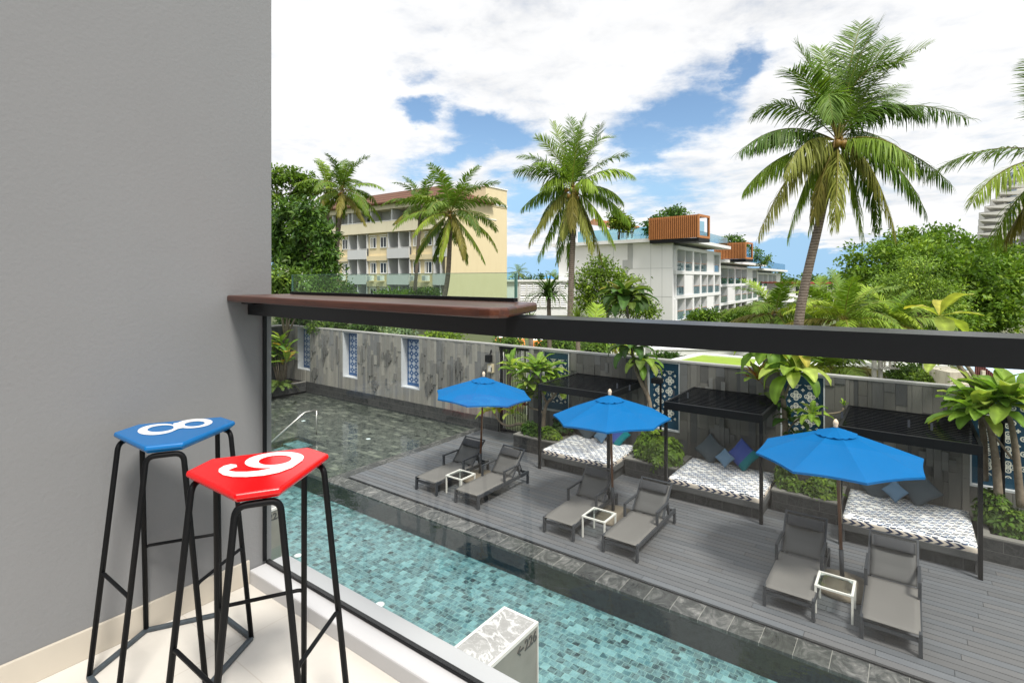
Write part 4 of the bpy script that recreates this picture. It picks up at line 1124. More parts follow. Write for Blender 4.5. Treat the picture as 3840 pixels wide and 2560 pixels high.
def palm(label, trunk, L, nf, r0, r1, leaf, n=80, cat='palm', group='coconut palms beyond the wall', nuts=0, nutmat='coconut', top_el=1.45, low_el=-0.75, az0=0.3, hang=0.5, tint=(1, 1, 1), name='coconut_palm', width=0.05, spread=None, traced=None):
    """trunk: world points from base to crown"""
    b = trunk[0]; t = thing(name, label, cat, b, 0, group)
    pts = [Vector(p) - Vector(b) for p in trunk]
    # smooth the trunk
    fine = []
    for i in range(len(pts) - 1):
        p0 = pts[max(i - 1, 0)]; p1 = pts[i]; p2 = pts[i + 1]; p3 = pts[min(i + 2, len(pts) - 1)]
        for k in range(6):
            s_ = k / 6; fine.append(0.5 * ((2 * p1) + (p2 - p0) * s_ + (2 * p0 - 5 * p1 + 4 * p2 - p3) * s_ ** 2 + (3 * p1 - p0 - 3 * p2 + p3) * s_ ** 3))
    fine.append(pts[-1]); m = len(fine)
    rs = [r0 + (r1 - r0) * (i / (m - 1)) ** 0.8 for i in range(m)]
    obj('trunk', MB().tube(fine, rs, 12), M['palm_bark'], t, True)
    top = fine[-1]
    for (cx, cy, ex, ey, dz) in (traced or ()):
        # a frond of the real crown: from its base over a bend to its tip, leaning towards or away from the viewer by dz
        cw = Vector(b) + top; dcr = cw.x * FW[0] + cw.y * FW[1]
        q1 = at_depth(cx, cy, dcr + dz * 0.6) - Vector(b); q2 = at_depth(ex, ey, dcr + dz) - Vector(b)
        updir = (q2.z - top.z) / max(0.5, (q2 - top).length); hg = min(1.2, max(0.08, 0.62 - 0.75 * updir))
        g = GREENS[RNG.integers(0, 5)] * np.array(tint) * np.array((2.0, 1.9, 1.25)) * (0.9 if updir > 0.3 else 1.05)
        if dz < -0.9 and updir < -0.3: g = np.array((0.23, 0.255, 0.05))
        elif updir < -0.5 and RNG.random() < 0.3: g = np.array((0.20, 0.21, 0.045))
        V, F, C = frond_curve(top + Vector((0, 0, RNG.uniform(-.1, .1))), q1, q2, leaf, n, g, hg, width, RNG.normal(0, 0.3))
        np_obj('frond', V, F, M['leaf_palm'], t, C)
    for i in range(nf):
        u = (i + 0.5) / nf
        az = az0 + i * 2.39996 + RNG.normal(0, 0.12)
        el = top_el + (low_el - top_el) * u ** 0.95 + RNG.normal(0, 0.1)
        bend = 0.48 + 1.05 * math.sin(PI * min(1, u * 1.05 + 0.08)) * (0.8 if u < 0.6 else 0.75) + RNG.normal(0, 0.08)
        Lf = L * (0.82 + 0.3 * math.sin(PI * (0.15 + 0.7 * u))) * RNG.uniform(0.9, 1.07)
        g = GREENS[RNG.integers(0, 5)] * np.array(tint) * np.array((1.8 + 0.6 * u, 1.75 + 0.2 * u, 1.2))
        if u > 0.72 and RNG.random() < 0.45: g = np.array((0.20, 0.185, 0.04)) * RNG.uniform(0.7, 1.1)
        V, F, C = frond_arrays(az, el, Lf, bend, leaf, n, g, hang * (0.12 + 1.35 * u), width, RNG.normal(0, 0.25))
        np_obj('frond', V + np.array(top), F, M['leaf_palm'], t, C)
    for i in range(nuts):
        a = RNG.uniform(0, 6.28); rr = RNG.uniform(0.2, 0.42); zz = RNG.uniform(-0.65, -0.1); s_ = RNG.uniform(0.10, 0.14)
        pr = [(0.01, -s_ * 1.15), (s_ * .6, -s_ * .9), (s_ * .95, -s_ * .3), (s_ * .95, s_ * .3), (s_ * .55, s_ * .9), (0.01, s_ * 1.1)]
        obj('coconut', MB().lathe(pr, 10, (top.x + rr * math.cos(a), top.y + rr * math.sin(a), top.z + zz)), M[nutmat if RNG.random() < 0.75 else 'young_coconut'], t, True)
    if nuts:
        sh_ = MB()
        for i in range(10):
            a = RNG.uniform(0, 6.28); r_ = RNG.uniform(0.3, 0.7)
            sh_.tube([top + Vector((0, 0, 0.05)), top + Vector((r_ * .6 * math.cos(a), r_ * .6 * math.sin(a), 0.12)), top + Vector((r_ * math.cos(a), r_ * math.sin(a), -0.35))], [0.03, 0.02, 0.008], 5)
        obj('flower_stalks', sh_, M['coconut'], t)
    return t
def trunkpts(d, pts, z0=-0.1):
    out = [at_depth(x, y, d) for x, y in pts]
    b = out[0].copy(); dirn = out[0] - out[min(1, len(out) - 1)]
    base = Vector((b.x + dirn.x * 0.3, b.y + dirn.y * 0.3, z0)) if b.z > z0 + 0.4 else None
    return ([base] if base else []) + out
D_ = 3840 / 2352
def dd(*pts): return [(x * D_, y * D_) for x, y in pts]
def tr_(ox, oy, s, L_): return [(ox + a / s, oy + b_ / s, ox + c / s, oy + d / s, z) for a, b_, c, d, z in L_]
BIG = tr_(2700, 60, 1.8667, [(880, 360, 1120, 50, 0.4), (740, 470, 530, 190, 0.8), (640, 380, 480, 390, -0.8), (900, 300, 985, 60, 1.2), (1030, 380, 1445, 215, 0.3), (960, 430, 1190, 165, 1.0), (1180, 470, 1740, 720, -0.3), (1300, 830, 1625, 1190, 0.6),
    (1220, 860, 1450, 1390, -0.5), (1060, 860, 1235, 1545, -0.9), (930, 950, 1000, 1555, -0.4), (835, 1000, 800, 1470, -1.6), (650, 900, 470, 1555, 0.5), (520, 900, 268, 1545, -0.6), (400, 900, 165, 1225, 0.8), (430, 660, 135, 955, -0.3), (480, 480, 235, 690, 0.7),
    (600, 760, 450, 1110, -1.3), (720, 300, 790, 720, -1.5), (1120, 470, 1440, 700, -1.0), (1100, 1000, 1100, 1500, 1.2), (740, 1000, 620, 1500, 1.3), (800, 400, 700, 230, 1.5), (1000, 560, 1280, 480, 1.6), (1000, 700, 1330, 1000, 1.5), (900, 250, 1290, 330, -0.6)])
MIDP = tr_(1850, 400, 1.844, [(540, 290, 640, 65, 0.5), (490, 270, 410, 110, 0.8), (440, 280, 300, 215, -0.6), (380, 330, 180, 340, 0.6), (360, 380, 150, 440, -0.4), (380, 500, 195, 705, 0.4), (400, 610, 243, 950, -0.5), (440, 700, 310, 1055, 0.7), (490, 740, 440, 1075, -0.9), (545, 800, 520, 1105, 0.6),
    (660, 700, 752, 1060, 0.6), (720, 650, 842, 960, -0.5), (780, 560, 945, 800, 0.4), (800, 350, 972, 480, -0.4), (730, 340, 930, 330, 0.7), (650, 200, 825, 215, 0.5), (590, 240, 530, 75, 1.0), (660, 430, 700, 570, -1.3), (500, 720, 470, 900, -1.4), (620, 740, 690, 1000, -1.2), (690, 280, 740, 130, 1.2), (440, 430, 330, 560, -1.2), (540, 420, 600, 200, -0.7), (600, 620, 640, 880, 1.2)])
palm('big coconut palm with a curved trunk and orange coconuts, tallest over the rail', trunkpts(21, dd((1833, 760), (1850, 650), (1880, 520), (1900, 430), (1922, 325))), 3.2, 5, 0.2, 0.13, 1.15, 92, nuts=14, az0=0.9, low_el=-1.1, width=0.042, hang=0.95, traced=BIG, spread=None)
palm('coconut palm with a straight trunk and a coconut cluster before white clouds, by the hotel', trunkpts(31, dd((1308, 800), (1312, 640), (1316, 540), (1315, 432))), 3.0, 6, 0.2, 0.14, 1.05, 78, nuts=16, az0=2.0, low_el=-1.15, width=0.044, hang=0.95, traced=MIDP)
palm('coconut palm spread in front of the end of the yellow building', trunkpts(45, [(1650, 1180), (1672, 1085), (1683, 991), (1690, 800)]), 5.0, 25, 0.26, 0.18, 0.9, 62, nuts=6, az0=0.2, low_el=-1.05, width=0.075, hang=0.65)
palm('slimmer coconut palm just behind another before the yellow facade', trunkpts(52, [(1550, 1180), (1556, 1090), (1566, 960), (1574, 830), (1583, 770)]), 3.5, 18, 0.2, 0.16, 0.8, 50, az0=1.2, low_el=-0.5, width=0.075)
palm('coconut palm at the far end of the yellow building, above the dark tree', trunkpts(50, [(1248, 1170), (1256, 1020), (1266, 895), (1274, 812), (1285, 716)]), 4.3, 22, 0.24, 0.18, 0.85, 58, nuts=5, az0=2.6, low_el=-0.9, width=0.075, hang=0.6)
palm('coconut palm half hidden behind the palm beside the dark tree', trunkpts(55, [(1224, 1170), (1228, 900), (1229, 812), (1230, 700)]), 3.6, 16, 0.22, 0.17, 0.85, 48, az0=0.7, low_el=-0.8, width=0.08)
palm('coconut palm cut off by the photo edge beside the white tower', trunkpts(17, [(4080, 1250), (4060, 900), (4040, 750), (4015, 590)]), 3.4, 12, 0.22, 0.15, 1.05, 84, nuts=6, az0=1.9, low_el=-1.0, width=0.04, hang=0.6)
SG = 'low palms above the rail'
def low_palm(px, py, d, L, label, nf=18, leaf=0.7, az0=0.0, tint=(1, 1, 1), n=55, nuts=0):
    c = at_depth(px, py, d)
    palm(label, [Vector((c.x, c.y, -0.1)), Vector((c.x, c.y, c.z * 0.5)), c], L, nf, 0.2, 0.15, leaf, n, 'palm', SG, nuts, 'young_coconut', 1.4, -0.35, az0, 0.45, tint, 'low_palm', 0.06)
low_palm(2908, 1175, 33, 3.0, 'low palm with green coconuts in front of the far hotel block', az0=0.5, nuts=10)
low_palm(3070, 1165, 37, 3.2, 'low palm right behind the curved palm trunk', az0=1.5, tint=(1.1, 1.05, 1))
low_palm(3165, 1205, 29, 3.3, 'low bright palm beside the curved trunk, before the big green tree', az0=2.5, nf=22, tint=(1.25, 1.2, 1.1))
low_palm(3345, 1205, 30, 2.6, 'low palm beside the yellow broad leaf rosette', az0=0.9, tint=(1.3, 1.25, 1.1))
low_palm(1465, 1165, 42, 2.2, 'small palm seen through the glass screen before the yellow facade', nf=12, az0=1.0, tint=(1.3, 1.3, 1.1), n=40)
low_palm(1945, 1022, 150, 3.4, 'tiny far palm on the skyline beside the yellow building', nf=14, az0=0.4, n=26, leaf=1.0)
low_palm(2072, 1040, 150, 2.8, 'tiny far palm on the skyline over the white louvred building', nf=14, az0=1.4, n=26, leaf=1.0)
low_palm(3120, 1385, 24, 1.9, 'palm hanging over the white ledge below the rail', nf=14, az0=1.1, tint=(1.3, 1.2, 1), n=50)
low_palm(2230, 1285, 26, 2.2, 'palm behind the wall beside the ringed trunk below the rail', nf=12, az0=2.1, tint=(1.2, 1.2, 1), n=50)

def strap_plant(px, py, d, n, L, label, w_=0.055, droop=1.5, group='strap leaved plants behind the wall', cat='plant', col=(0.05, 0.095, 0.02)):
    """a head of long ribbon leaves on a short stem"""
    c = at_depth(px, py, d); t = thing('strap_leaf_plant', label, cat, (c.x, c.y, -0.1), 0, group)
    obj('stem', MB().tube([(0, 0, 0), (0.03, 0, c.z * 0.6), (0, 0, c.z + 0.1)], [0.12, 0.09, 0.08], 8), M['bark'], t, True)
    V = []; F = []; C = []; k = 0; S_ = 7
    for i in range(n):
        az = RNG.uniform(0, 6.283); el = RNG.uniform(0.2, 1.45); ln = L * RNG.uniform(0.7, 1.15); tt = np.linspace(0, 1, S_ + 1)
        e = el - droop * tt ** 1.4 * RNG.uniform(0.6, 1.15)
        d_ = np.stack([np.cos(e) * math.cos(az), np.cos(e) * math.sin(az), np.sin(e)], 1)
        P = np.zeros((S_ + 1, 3)); P[1:] = np.cumsum(d_[:-1] * ln / S_, 0); P[:, 2] += c.z + 0.1
        s_ = np.array([-math.sin(az), math.cos(az), 0]) * (w_ * (1 - tt ** 3) * (0.6 + 0.4 * np.sin(PI * tt)) + 0.003)[:, None]
        V.append(np.stack([P - s_, P + s_], 1).reshape(-1, 3)); F += [(k + 2 * j, k + 2 * j + 1, k + 2 * j + 3, k + 2 * j + 2) for j in range(S_)]
        C.append(np.tile(np.array(col) * RNG.uniform(0.7, 1.5), (2 * S_ + 2, 1))); k += 2 * S_ + 2
    np_obj('leaves', np.concatenate(V), np.array(F), M['leaf_palm'], t, np.concatenate(C))
strap_plant(2058, 1118, 21, 95, 1.25, 'dark strap leaved plant beside the counter end, before white louvres', 0.045, 2.1)
strap_plant(2166, 1200, 20, 45, 0.75, 'small bright spiky plant beside the straight palm trunk', 0.028, 0.6, col=(0.11, 0.16, 0.03))
strap_plant(1990, 1205, 19, 30, 0.6, 'tiny spiky plant showing just past the counter end', 0.026, 0.9, col=(0.09, 0.14, 0.03))

# ---- leafy crowns
def leaf_cloud(blobs, n, size, palette, clump=0.35, per=16, up=0.5, elong=2.0, fold=0.18, shell=0.55, var=0.3):
    B = np.array(blobs, float); wgt = (B[:, 3] * B[:, 4] * B[:, 5]) ** (2 / 3); wgt /= wgt.sum()
    nc = max(1, n // per); bi = RNG.choice(len(B), nc, p=wgt)
    u = nrm(RNG.normal(0, 1, (nc, 3))); r = (shell + (1 - shell) * RNG.random(nc) ** 0.6)[:, None] * (0.9 + 0.22 * RNG.normal(0, 1, (nc, 1)).clip(-1, 1))
    cc = B[bi, :3] + u * r * B[bi, 3:6]
    out = np.repeat(u, per, 0); pos = np.repeat(cc, per, 0) + RNG.normal(0, 1, (nc * per, 3)) * clump * np.array([1, 1, 0.6])
    m = len(pos)
    d = nrm(RNG.normal(0, 1, (m, 3)) * 0.8 + out * 0.9 + np.array([0, 0, -0.15]))
    nn = nrm(RNG.normal(0, 1, (m, 3)) * 0.55 + out * 0.4 + np.array([0, 0, up]))
    s = nrm(np.cross(nn, d)); nn = np.cross(d, s)
    L = (size * RNG.uniform(0.6, 1.25, m))[:, None]; w_ = L / elong
    a = pos; tip = pos + d * L; mid = pos + d * L * 0.45
    V = np.stack([a, mid + s * w_ * .5 + nn * L * fold, tip - nn * L * 0.05, mid - s * w_ * .5 + nn * L * fold], 1).reshape(-1, 3)
    F = np.arange(m * 4).reshape(m, 4)
    pc = palette[RNG.integers(0, len(palette), nc)]; C = np.repeat(pc, per, 0) * RNG.uniform(1 - var, 1 + var, (m, 1))
    return V, F, np.repeat(C, 4, 0)
def blob(px, py, d, rx, ry, dz=None):
    c = at_depth(px, py, d); k = d / FPX
    return (c.x, c.y, c.z, rx * k, (dz or (rx + ry) / 2) * k, ry * k)
def tree(name, label, base, limbs, blobs, n, size, palette, r0=0.25, group=None, cat='tree', barkm='bark', **kw):
    base = Vector(base); t = thing(name, label, cat, base, 0, group)
    B = [(b[0] - base.x, b[1] - base.y, b[2] - base.z) + tuple(b[3:]) for b in blobs]
    tb = MB(); ctr = Vector(np.mean(np.array([b[:3] for b in B]), 0)); fork = Vector((ctr.x * 0.4, ctr.y * 0.4, max(0.3, ctr.z * 0.55)))
    tb.tube([(0, 0, -0.1), fork * 0.5 + Vector((0.05, 0.03, 0)), fork], [r0, r0 * 0.8, r0 * 0.65], 9)
    for b in (B if limbs is None else limbs):
        e = Vector(b[:3]); mdl = fork.lerp(e, 0.5) + Vector((random.uniform(-.3, .3), random.uniform(-.3, .3), 0.15)) * r0 * 2
        tb.tube([fork * 0.96, mdl, e + Vector((0, 0, b[5] * 0.5))], [r0 * 0.5, r0 * 0.3, r0 * 0.08], 7)
        for k in range(3):
            q = e + Vector((random.uniform(-1, 1) * b[3], random.uniform(-1, 1) * b[4], random.uniform(-.3, 1) * b[5])) * 0.75
            tb.tube([mdl, mdl.lerp(q, 0.55) + Vector((0, 0, 0.1 * b[5])), q], [r0 * 0.22, r0 * 0.12, r0 * 0.03], 5)
    obj('trunk', tb, M[barkm], t, True)
    V, F, C = leaf_cloud(B, n, size, palette, **kw)
    np_obj('crown', V, F, M['leaf'], t, C)
    return t
def gbase(px, d, z=-0.12):
    c = at_depth(px, HOR, d); return (c.x, c.y, z)
# big tree on the right
tree('rain_tree', 'very big spreading green tree below the white tower', gbase(3560, 42), None,
     [blob(3310, 1030, 42, 150, 120), blob(3425, 945, 44, 130, 95), blob(3570, 945, 45, 130, 85), blob(3680, 990, 44, 120, 90), blob(3560, 1060, 40, 170, 130), blob(3740, 1080, 40, 110, 130), blob(3330, 1130, 40, 150, 100), blob(3660, 1180, 39, 160, 90), blob(3230, 1090, 44, 80, 80), blob(3450, 1010, 40, 120, 110), blob(3800, 1010, 44, 70, 90), blob(3480, 1190, 38, 150, 70)],
     36000, 0.36, pal((1.9, 1.85, 1.15), 0.15), 0.45, clump=0.36, per=22, elong=1.9, shell=0.66)
tree('feathery_tree', 'paler feathery young tree in front of the very big green tree', gbase(3450, 33), None,
     [blob(3440, 1000, 33, 75, 50), blob(3400, 1060, 33, 95, 45), blob(3480, 1080, 33, 100, 45), blob(3370, 1120, 33, 90, 35), blob(3500, 1150, 33, 110, 40), blob(3560, 1110, 33, 60, 30)],
     7500, 0.2, pal((2.6, 2.3, 1.6), 0.5), 0.12, barkm='pale_bark', clump=0.22, per=22, up=1.2, elong=2.6, shell=0.35)
# trees on the left
DG = pal((1.1, 1.2, 1.1))
tree('dark_tree', 'dense dark green tree at the near end of the yellow building', gbase(1140, 40), None,
     [blob(1105, 790, 40, 50, 42), blob(1160, 800, 39, 45, 45), blob(1070, 850, 41, 50, 50), blob(1150, 870, 39, 60, 45), blob(1215, 880, 38, 40, 40), blob(1060, 940, 41, 50, 45), blob(1130, 950, 40, 60, 42), blob(1210, 960, 38, 45, 45), blob(1090, 1020, 40, 60, 40), blob(1180, 1030, 38, 65, 38), blob(1235, 1020, 38, 30, 40), blob(1130, 1080, 40, 90, 35)],
     10500, 0.46, DG, 0.25, clump=0.26, per=15, elong=2.8, shell=0.62, var=0.45)
tree('tall_thin_tree', 'taller sparse tree rising behind the dense dark one, with sky between its leaves', gbase(1090, 50), None,
     [blob(1025, 670, 50, 35, 45), blob(1095, 665, 50, 45, 32), blob(1150, 690, 50, 40, 36), blob(1030, 770, 50, 40, 60), blob(1120, 720, 50, 45, 30), blob(1030, 880, 50, 40, 60)],
     3400, 0.42, pal((1.7, 1.65, 1.1), 0.3), 0.2, clump=0.3, per=14, elong=2.0, shell=0.35)
t = tree('frangipani', 'bright frangipani with white blossoms against the grey wall edge', gbase(1060, 24), None,
     [blob(1045, 1040, 24, 50, 45), blob(1090, 1060, 24, 55, 45), blob(1040, 1110, 24, 60, 50), blob(1110, 1130, 24, 60, 40), blob(1150, 1120, 24, 40, 30)],
     3000, 0.30, pal((1.7, 1.6, 1.3), 0.3), 0.12, barkm='pale_bark', clump=0.16, per=12, elong=2.6, shell=0.6)
M['petal'] = simple('white_blossom', (0.85, 0.83, 0.74), 0.7)
Vb, Fb, Cb = leaf_cloud([(b[0] - t.location.x, b[1] - t.location.y, b[2] - t.location.z, b[3] * 1.03, b[4] * 1.03, b[5] * 1.03) for b in [blob(1045, 1040, 24, 50, 45), blob(1090, 1060, 24, 55, 45), blob(1110, 1120, 24, 60, 40)]], 260, 0.10, np.array([(1, 1, 1.0)]), clump=0.07, per=7, up=1.0, elong=1.2, shell=0.95)
np_obj('blossoms', Vb, Fb, M['petal'], t)
HG = 'shrubs in the grounds beyond the wall'
def shrub(label, blobs, n, size, palette, name='shrub', group=HG, base=None, cat='shrub', **kw):
    B = np.array(blobs); b0 = base if base is not None else (float(B[:, 0].mean()), float(B[:, 1].mean()), -0.12)
    t = thing(name, label, cat, b0, 0, group)
    L_ = [(b[0] - b0[0], b[1] - b0[1], b[2] - b0[2]) + tuple(b[3:]) for b in blobs]
    sm = MB()
    for b in L_:
        for k in range(3):
            a = random.uniform(0, 6.28)
            sm.tube([(b[0] * 0.3, b[1] * 0.3, 0), (b[0] + 0.3 * b[3] * math.cos(a), b[1] + 0.3 * b[4] * math.sin(a), b[2])], [0.03, 0.01], 5)
    obj('stems', sm, M['bark'], t)
    V, F, C = leaf_cloud(L_, n, size, palette, **kw)
    np_obj('foliage', V, F, M['leaf'], t, C)
    return t
shrub('wide bushy green shrub seen through the glass screen', [blob(1180, 1080, 30, 90, 45), blob(1260, 1090, 30, 70, 40), blob(1140, 1110, 30, 60, 35), blob(1240, 1120, 30, 90, 30)], 4200, 0.2, pal((1.25, 1.3, 1.0), 0.15), clump=0.2, per=14, elong=2.4)
shrub('clipped light green hedge along the foot of the yellow facade', [blob(1440, 1110, 52, 45, 18), blob(1500, 1110, 52, 50, 20), blob(1560, 1105, 52, 45, 18), blob(1610, 1100, 52, 35, 22)], 3200, 0.28, pal((1.6, 1.7, 1.0), 0.3), clump=0.25, per=14)
LG = pal((1.9, 1.75, 1.1), 0.4)
tree('light_tree', 'light green tree against the white end wall of the hotel', gbase(2270, 50), None,
     [blob(2250, 1010, 50, 50, 45), blob(2210, 1050, 50, 65, 55), blob(2290, 1050, 50, 70, 50), blob(2250, 1120, 50, 90, 50), blob(2370, 1080, 50, 50, 45), blob(2350, 1150, 50, 90, 45), blob(2420, 1160, 50, 50, 40), blob(2190, 1130, 50, 50, 45)],
     7500, 0.32, LG, 0.22, clump=0.35, per=16, elong=2.3, shell=0.5)
# strip of planting seen between the wall top and the rail
strip = [('dark shrub showing above the first blue lattice niche', 1090, 1205, 26, 70, 22, (0.9, 0.95, 0.9), 0.0),
         ('mixed green shrub showing above the middle blue lattice niche', 1230, 1222, 24, 75, 22, (1.1, 1.1, 1.0), 0.1),
         ('dark green shrub between the middle and third blue lattice niches', 1370, 1235, 24, 70, 22, (0.8, 0.9, 0.9), 0.0),
         ('silvery grey shrub above the long slate wall', 1490, 1250, 23, 55, 20, (2.6, 2.1, 5.5), 0.3),
         ('yellow green fern like shrub beside the silvery one', 1660, 1268, 22, 60, 20, (2.2, 2.0, 1.0), 0.3),
         ('green shrub beyond the gate, above its bars', 1905, 1285, 24, 45, 16, (1.5, 1.5, 1.0), 0.2),
         ('bright green shrub dotted white, below the rail beside the palm trunk', 2090, 1292, 22, 75, 26, (1.6, 1.6, 1.1), 0.3),
         ('green shrub between palm trunk and the large leaved tree', 2230, 1302, 22, 40, 22, (1.5, 1.5, 1.1), 0.3),
         ('low dark shrub under the white ledge', 2490, 1345, 24, 50, 14, (0.8, 0.9, 0.9), 0.0),
         ('fine leaved green tree top beside the power poles', 3400, 1400, 22, 60, 40, (1.3, 1.3, 1.0), 0.2),
         ('yellow green sapling below the rail beside the broken white wall', 3490, 1420, 19, 40, 22, (1.8, 1.6, 1.0), 0.3),
         ('dark leafy mass left of the power poles below the rail', 3080, 1345, 32, 60, 26, (0.9, 1.0, 0.9), 0.1),
         ('pale green shrub just below the rail beyond the poles', 3330, 1360, 34, 90, 26, (1.2, 1.2, 1.0), 0.2)]
for lab, px, py, d, rx, ry, mu, li in strip:
    shrub(lab, [blob(px - rx * .5, py + 4, d, rx * .6, ry), blob(px + rx * .45, py, d, rx * .6, ry * 1.1), blob(px, py + 10, d, rx * .7, ry * .8)], 1500, 0.2, pal(mu, li), clump=0.14, per=12, elong=2.5, shell=0.3)

# ---- planter shrubs
PS = 'leafy shrubs in the deck planters'
def whorl_shrub(label, blobs, n, size, palette, base, group=PS):
    """umbrella like whorls of leaflets all over a mound"""
    B = np.array(blobs, float); wgt = (B[:, 3] * B[:, 4] * B[:, 5]) ** (2 / 3); wgt /= wgt.sum()
    t = thing('planter_shrub', label, 'shrub', base, 0, group)
    bi = RNG.choice(len(B), n, p=wgt); u = RNG.normal(0, 1, (n, 3)); u[:, 2] = np.abs(u[:, 2]) * 0.9 - 0.15; u = nrm(u)
    c = B[bi, :3] + u * (0.72 + 0.32 * RNG.random((n, 1))) * B[bi, 3:6] - np.array(base)
    ax = nrm(u + np.array([0, 0, 0.8]) + 0.35 * RNG.normal(0, 1, (n, 3)))
    a1 = nrm(np.cross(ax, RNG.normal(0, 1, (n, 3)))); a2 = np.cross(ax, a1)
    V = []; K = 7; s0 = size * RNG.uniform(0.75, 1.25, (n, 1)); cols = palette[RNG.integers(0, len(palette), n)] * RNG.uniform(0.75, 1.3, (n, 1)); C = []
    for k in range(K):
        g = 2 * PI * k / K + RNG.normal(0, 0.15, (n, 1))
        d = nrm(a1 * np.cos(g) + a2 * np.sin(g) + ax * 0.12); s = nrm(np.cross(ax, d)); L = s0 * RNG.uniform(0.8, 1.1, (n, 1))
        p0 = c + d * L * 0.12; pm = c + d * L * 0.62 + ax * L * 0.06; pt = c + d * L - ax * L * 0.22
        V.append(np.stack([p0, pm + s * L * 0.2, pt, pm - s * L * 0.2], 1)); C.append(cols * RNG.uniform(0.85, 1.15, (n, 1)))
    V = np.stack(V, 1).reshape(-1, 3); C = np.repeat(np.stack(C, 1).reshape(-1, 3), 4, 0)
    np_obj('foliage', V, np.arange(len(V)).reshape(-1, 4), M['leaf'], t, C)
    sm = MB()
    for k in range(22):
        q = c[RNG.integers(0, n)]; sm.tube([(random.uniform(-.15, .15), random.uniform(-.1, .1), 0), (q[0] * .6, q[1] * .6, q[2] * .5 + .05), tuple(q)], [0.014, 0.01, 0.005], 5)
    obj('stems', sm, M['bark'], t)
MIDG = pal((1.6, 1.55, 1.0), 0.2)
whorl_shrub('dense round shrub filling its planter between two daybeds', [(-5.15, 13.22, 0.55, 0.60, 0.48, 0.55), (-4.95, 13.0, 0.5, 0.45, 0.35, 0.45), (-5.4, 13.3, 0.55, 0.38, 0.35, 0.45)], 620, 0.135, MIDG, (-5.15, 13.2, 0.36))
whorl_shrub('small shrub at the gate end of its planter', [(-9.0, 13.1, 0.45, 0.28, 0.28, 0.33), (-8.75, 13.0, 0.42, 0.25, 0.2, 0.25)], 190, 0.12, pal((0.85, 0.95, 0.9)), (-8.95, 13.1, 0.36))
whorl_shrub('small bright shrub in front of the twisted trunk', [(-8.3, 12.98, 0.45, 0.32, 0.2, 0.3)], 170, 0.13, MIDG, (-8.3, 12.98, 0.36))
whorl_shrub('dark shrub against the wall beside the first daybed', [(-8.15, 13.55, 0.65, 0.3, 0.25, 0.45)], 170, 0.13, pal((0.6, 0.75, 0.8)), (-8.15, 13.55, 0.36))
whorl_shrub('narrow leafy shrub beside the full view daybed, left of a grey trunk', [(-2.2, 13.1, 0.6, 0.17, 0.25, 0.42), (-2.1, 13.0, 0.95, 0.12, 0.15, 0.3), (-2.0, 12.95, 0.45, 0.2, 0.15, 0.2)], 190, 0.14, pal((1.3, 1.3, 1.0), 0.3), (-2.15, 13.05, 0.36))
whorl_shrub('rounded leafy shrub under the rim of the largest parasol', [(-1.45, 13.05, 0.5, 0.30, 0.3, 0.36), (-1.65, 12.98, 0.45, 0.25, 0.2, 0.25)], 260, 0.13, MIDG, (-1.5, 13.05, 0.36))
whorl_shrub('leafy shrub behind a pergola post below the wide lattice screen', [(1.25, 13.3, 0.6, 0.22, 0.3, 0.5), (1.55, 13.2, 0.45, 0.35, 0.35, 0.35)], 300, 0.14, pal((1.15, 1.2, 0.9), 0.15), (1.35, 13.2, 0.36))
whorl_shrub('leafy shrub at the picture edge in the long planter', [(2.1, 13.1, 0.5, 0.5, 0.35, 0.42), (2.7, 13.2, 0.5, 0.5, 0.35, 0.4)], 420, 0.14, pal((0.95, 1.05, 0.9), 0.1), (2.2, 13.1, 0.36))

# ---- broad leaved trees with rosettes
def big_leaf(V, F, C, pos, d, up, L, w_, droop, col, wave=0.012):
    S_ = 8; tt = np.linspace(0, 1, S_ + 1); d = np.array(d) / np.linalg.norm(d); up = np.array(up, float)
    s = np.cross(d, up); s /= max(np.linalg.norm(s), 1e-6); n = np.cross(s, d)
    ang = droop * tt ** 1.3
    # bend in the plane of d and straight down
    h = np.array([d[0], d[1], 0]); hl = np.linalg.norm(h); h = h / hl if hl > 1e-3 else np.array([1.0, 0, 0]); e0 = math.atan2(d[2], hl)
    e = np.maximum(e0 - ang, -1.5)
    dv = np.stack([np.cos(e) * h[0], np.cos(e) * h[1], np.sin(e)], 1)
    P = np.zeros((S_ + 1, 3)); P[1:] = np.cumsum(dv[:-1] * L / S_, 0); P += np.array(pos)
    nv = np.cross(s, dv); nv = nrm(nv)
    wd = w_ * (np.sin(PI * np.clip(tt * 0.93 + 0.04, 0, 1) ** 1.35)) + 0.004
    ph = RNG.uniform(0, 6)
    k = sum(len(v) for v in V)
    rows = []
    for q, sg in ((-1, 1), (-0.5, 1), (0, 0), (0.5, 1), (1, 1)):
        lift = 0.16 * abs(q) * wd + wave * np.sin(tt * 15 + ph + q * 2) * abs(q)
        rows.append(P + s * (q * wd)[:, None] * 0.5 * 1.0 + nv * lift[:, None])
    A = np.stack(rows, 1)
    V.append(A.reshape(-1, 3))
    for j in range(S_):
        for i in range(4): F.append((k + j * 5 + i, k + j * 5 + i + 1, k + (j + 1) * 5 + i + 1, k + (j + 1) * 5 + i))
    cc = np.tile(np.array(col), ((S_ + 1) * 5, 1)).reshape(S_ + 1, 5, 3).copy(); cc[:, 2] *= 1.45; cc[::2] *= 0.86; cc[1::2] *= 1.08
    C.append(cc.reshape(-1, 3))
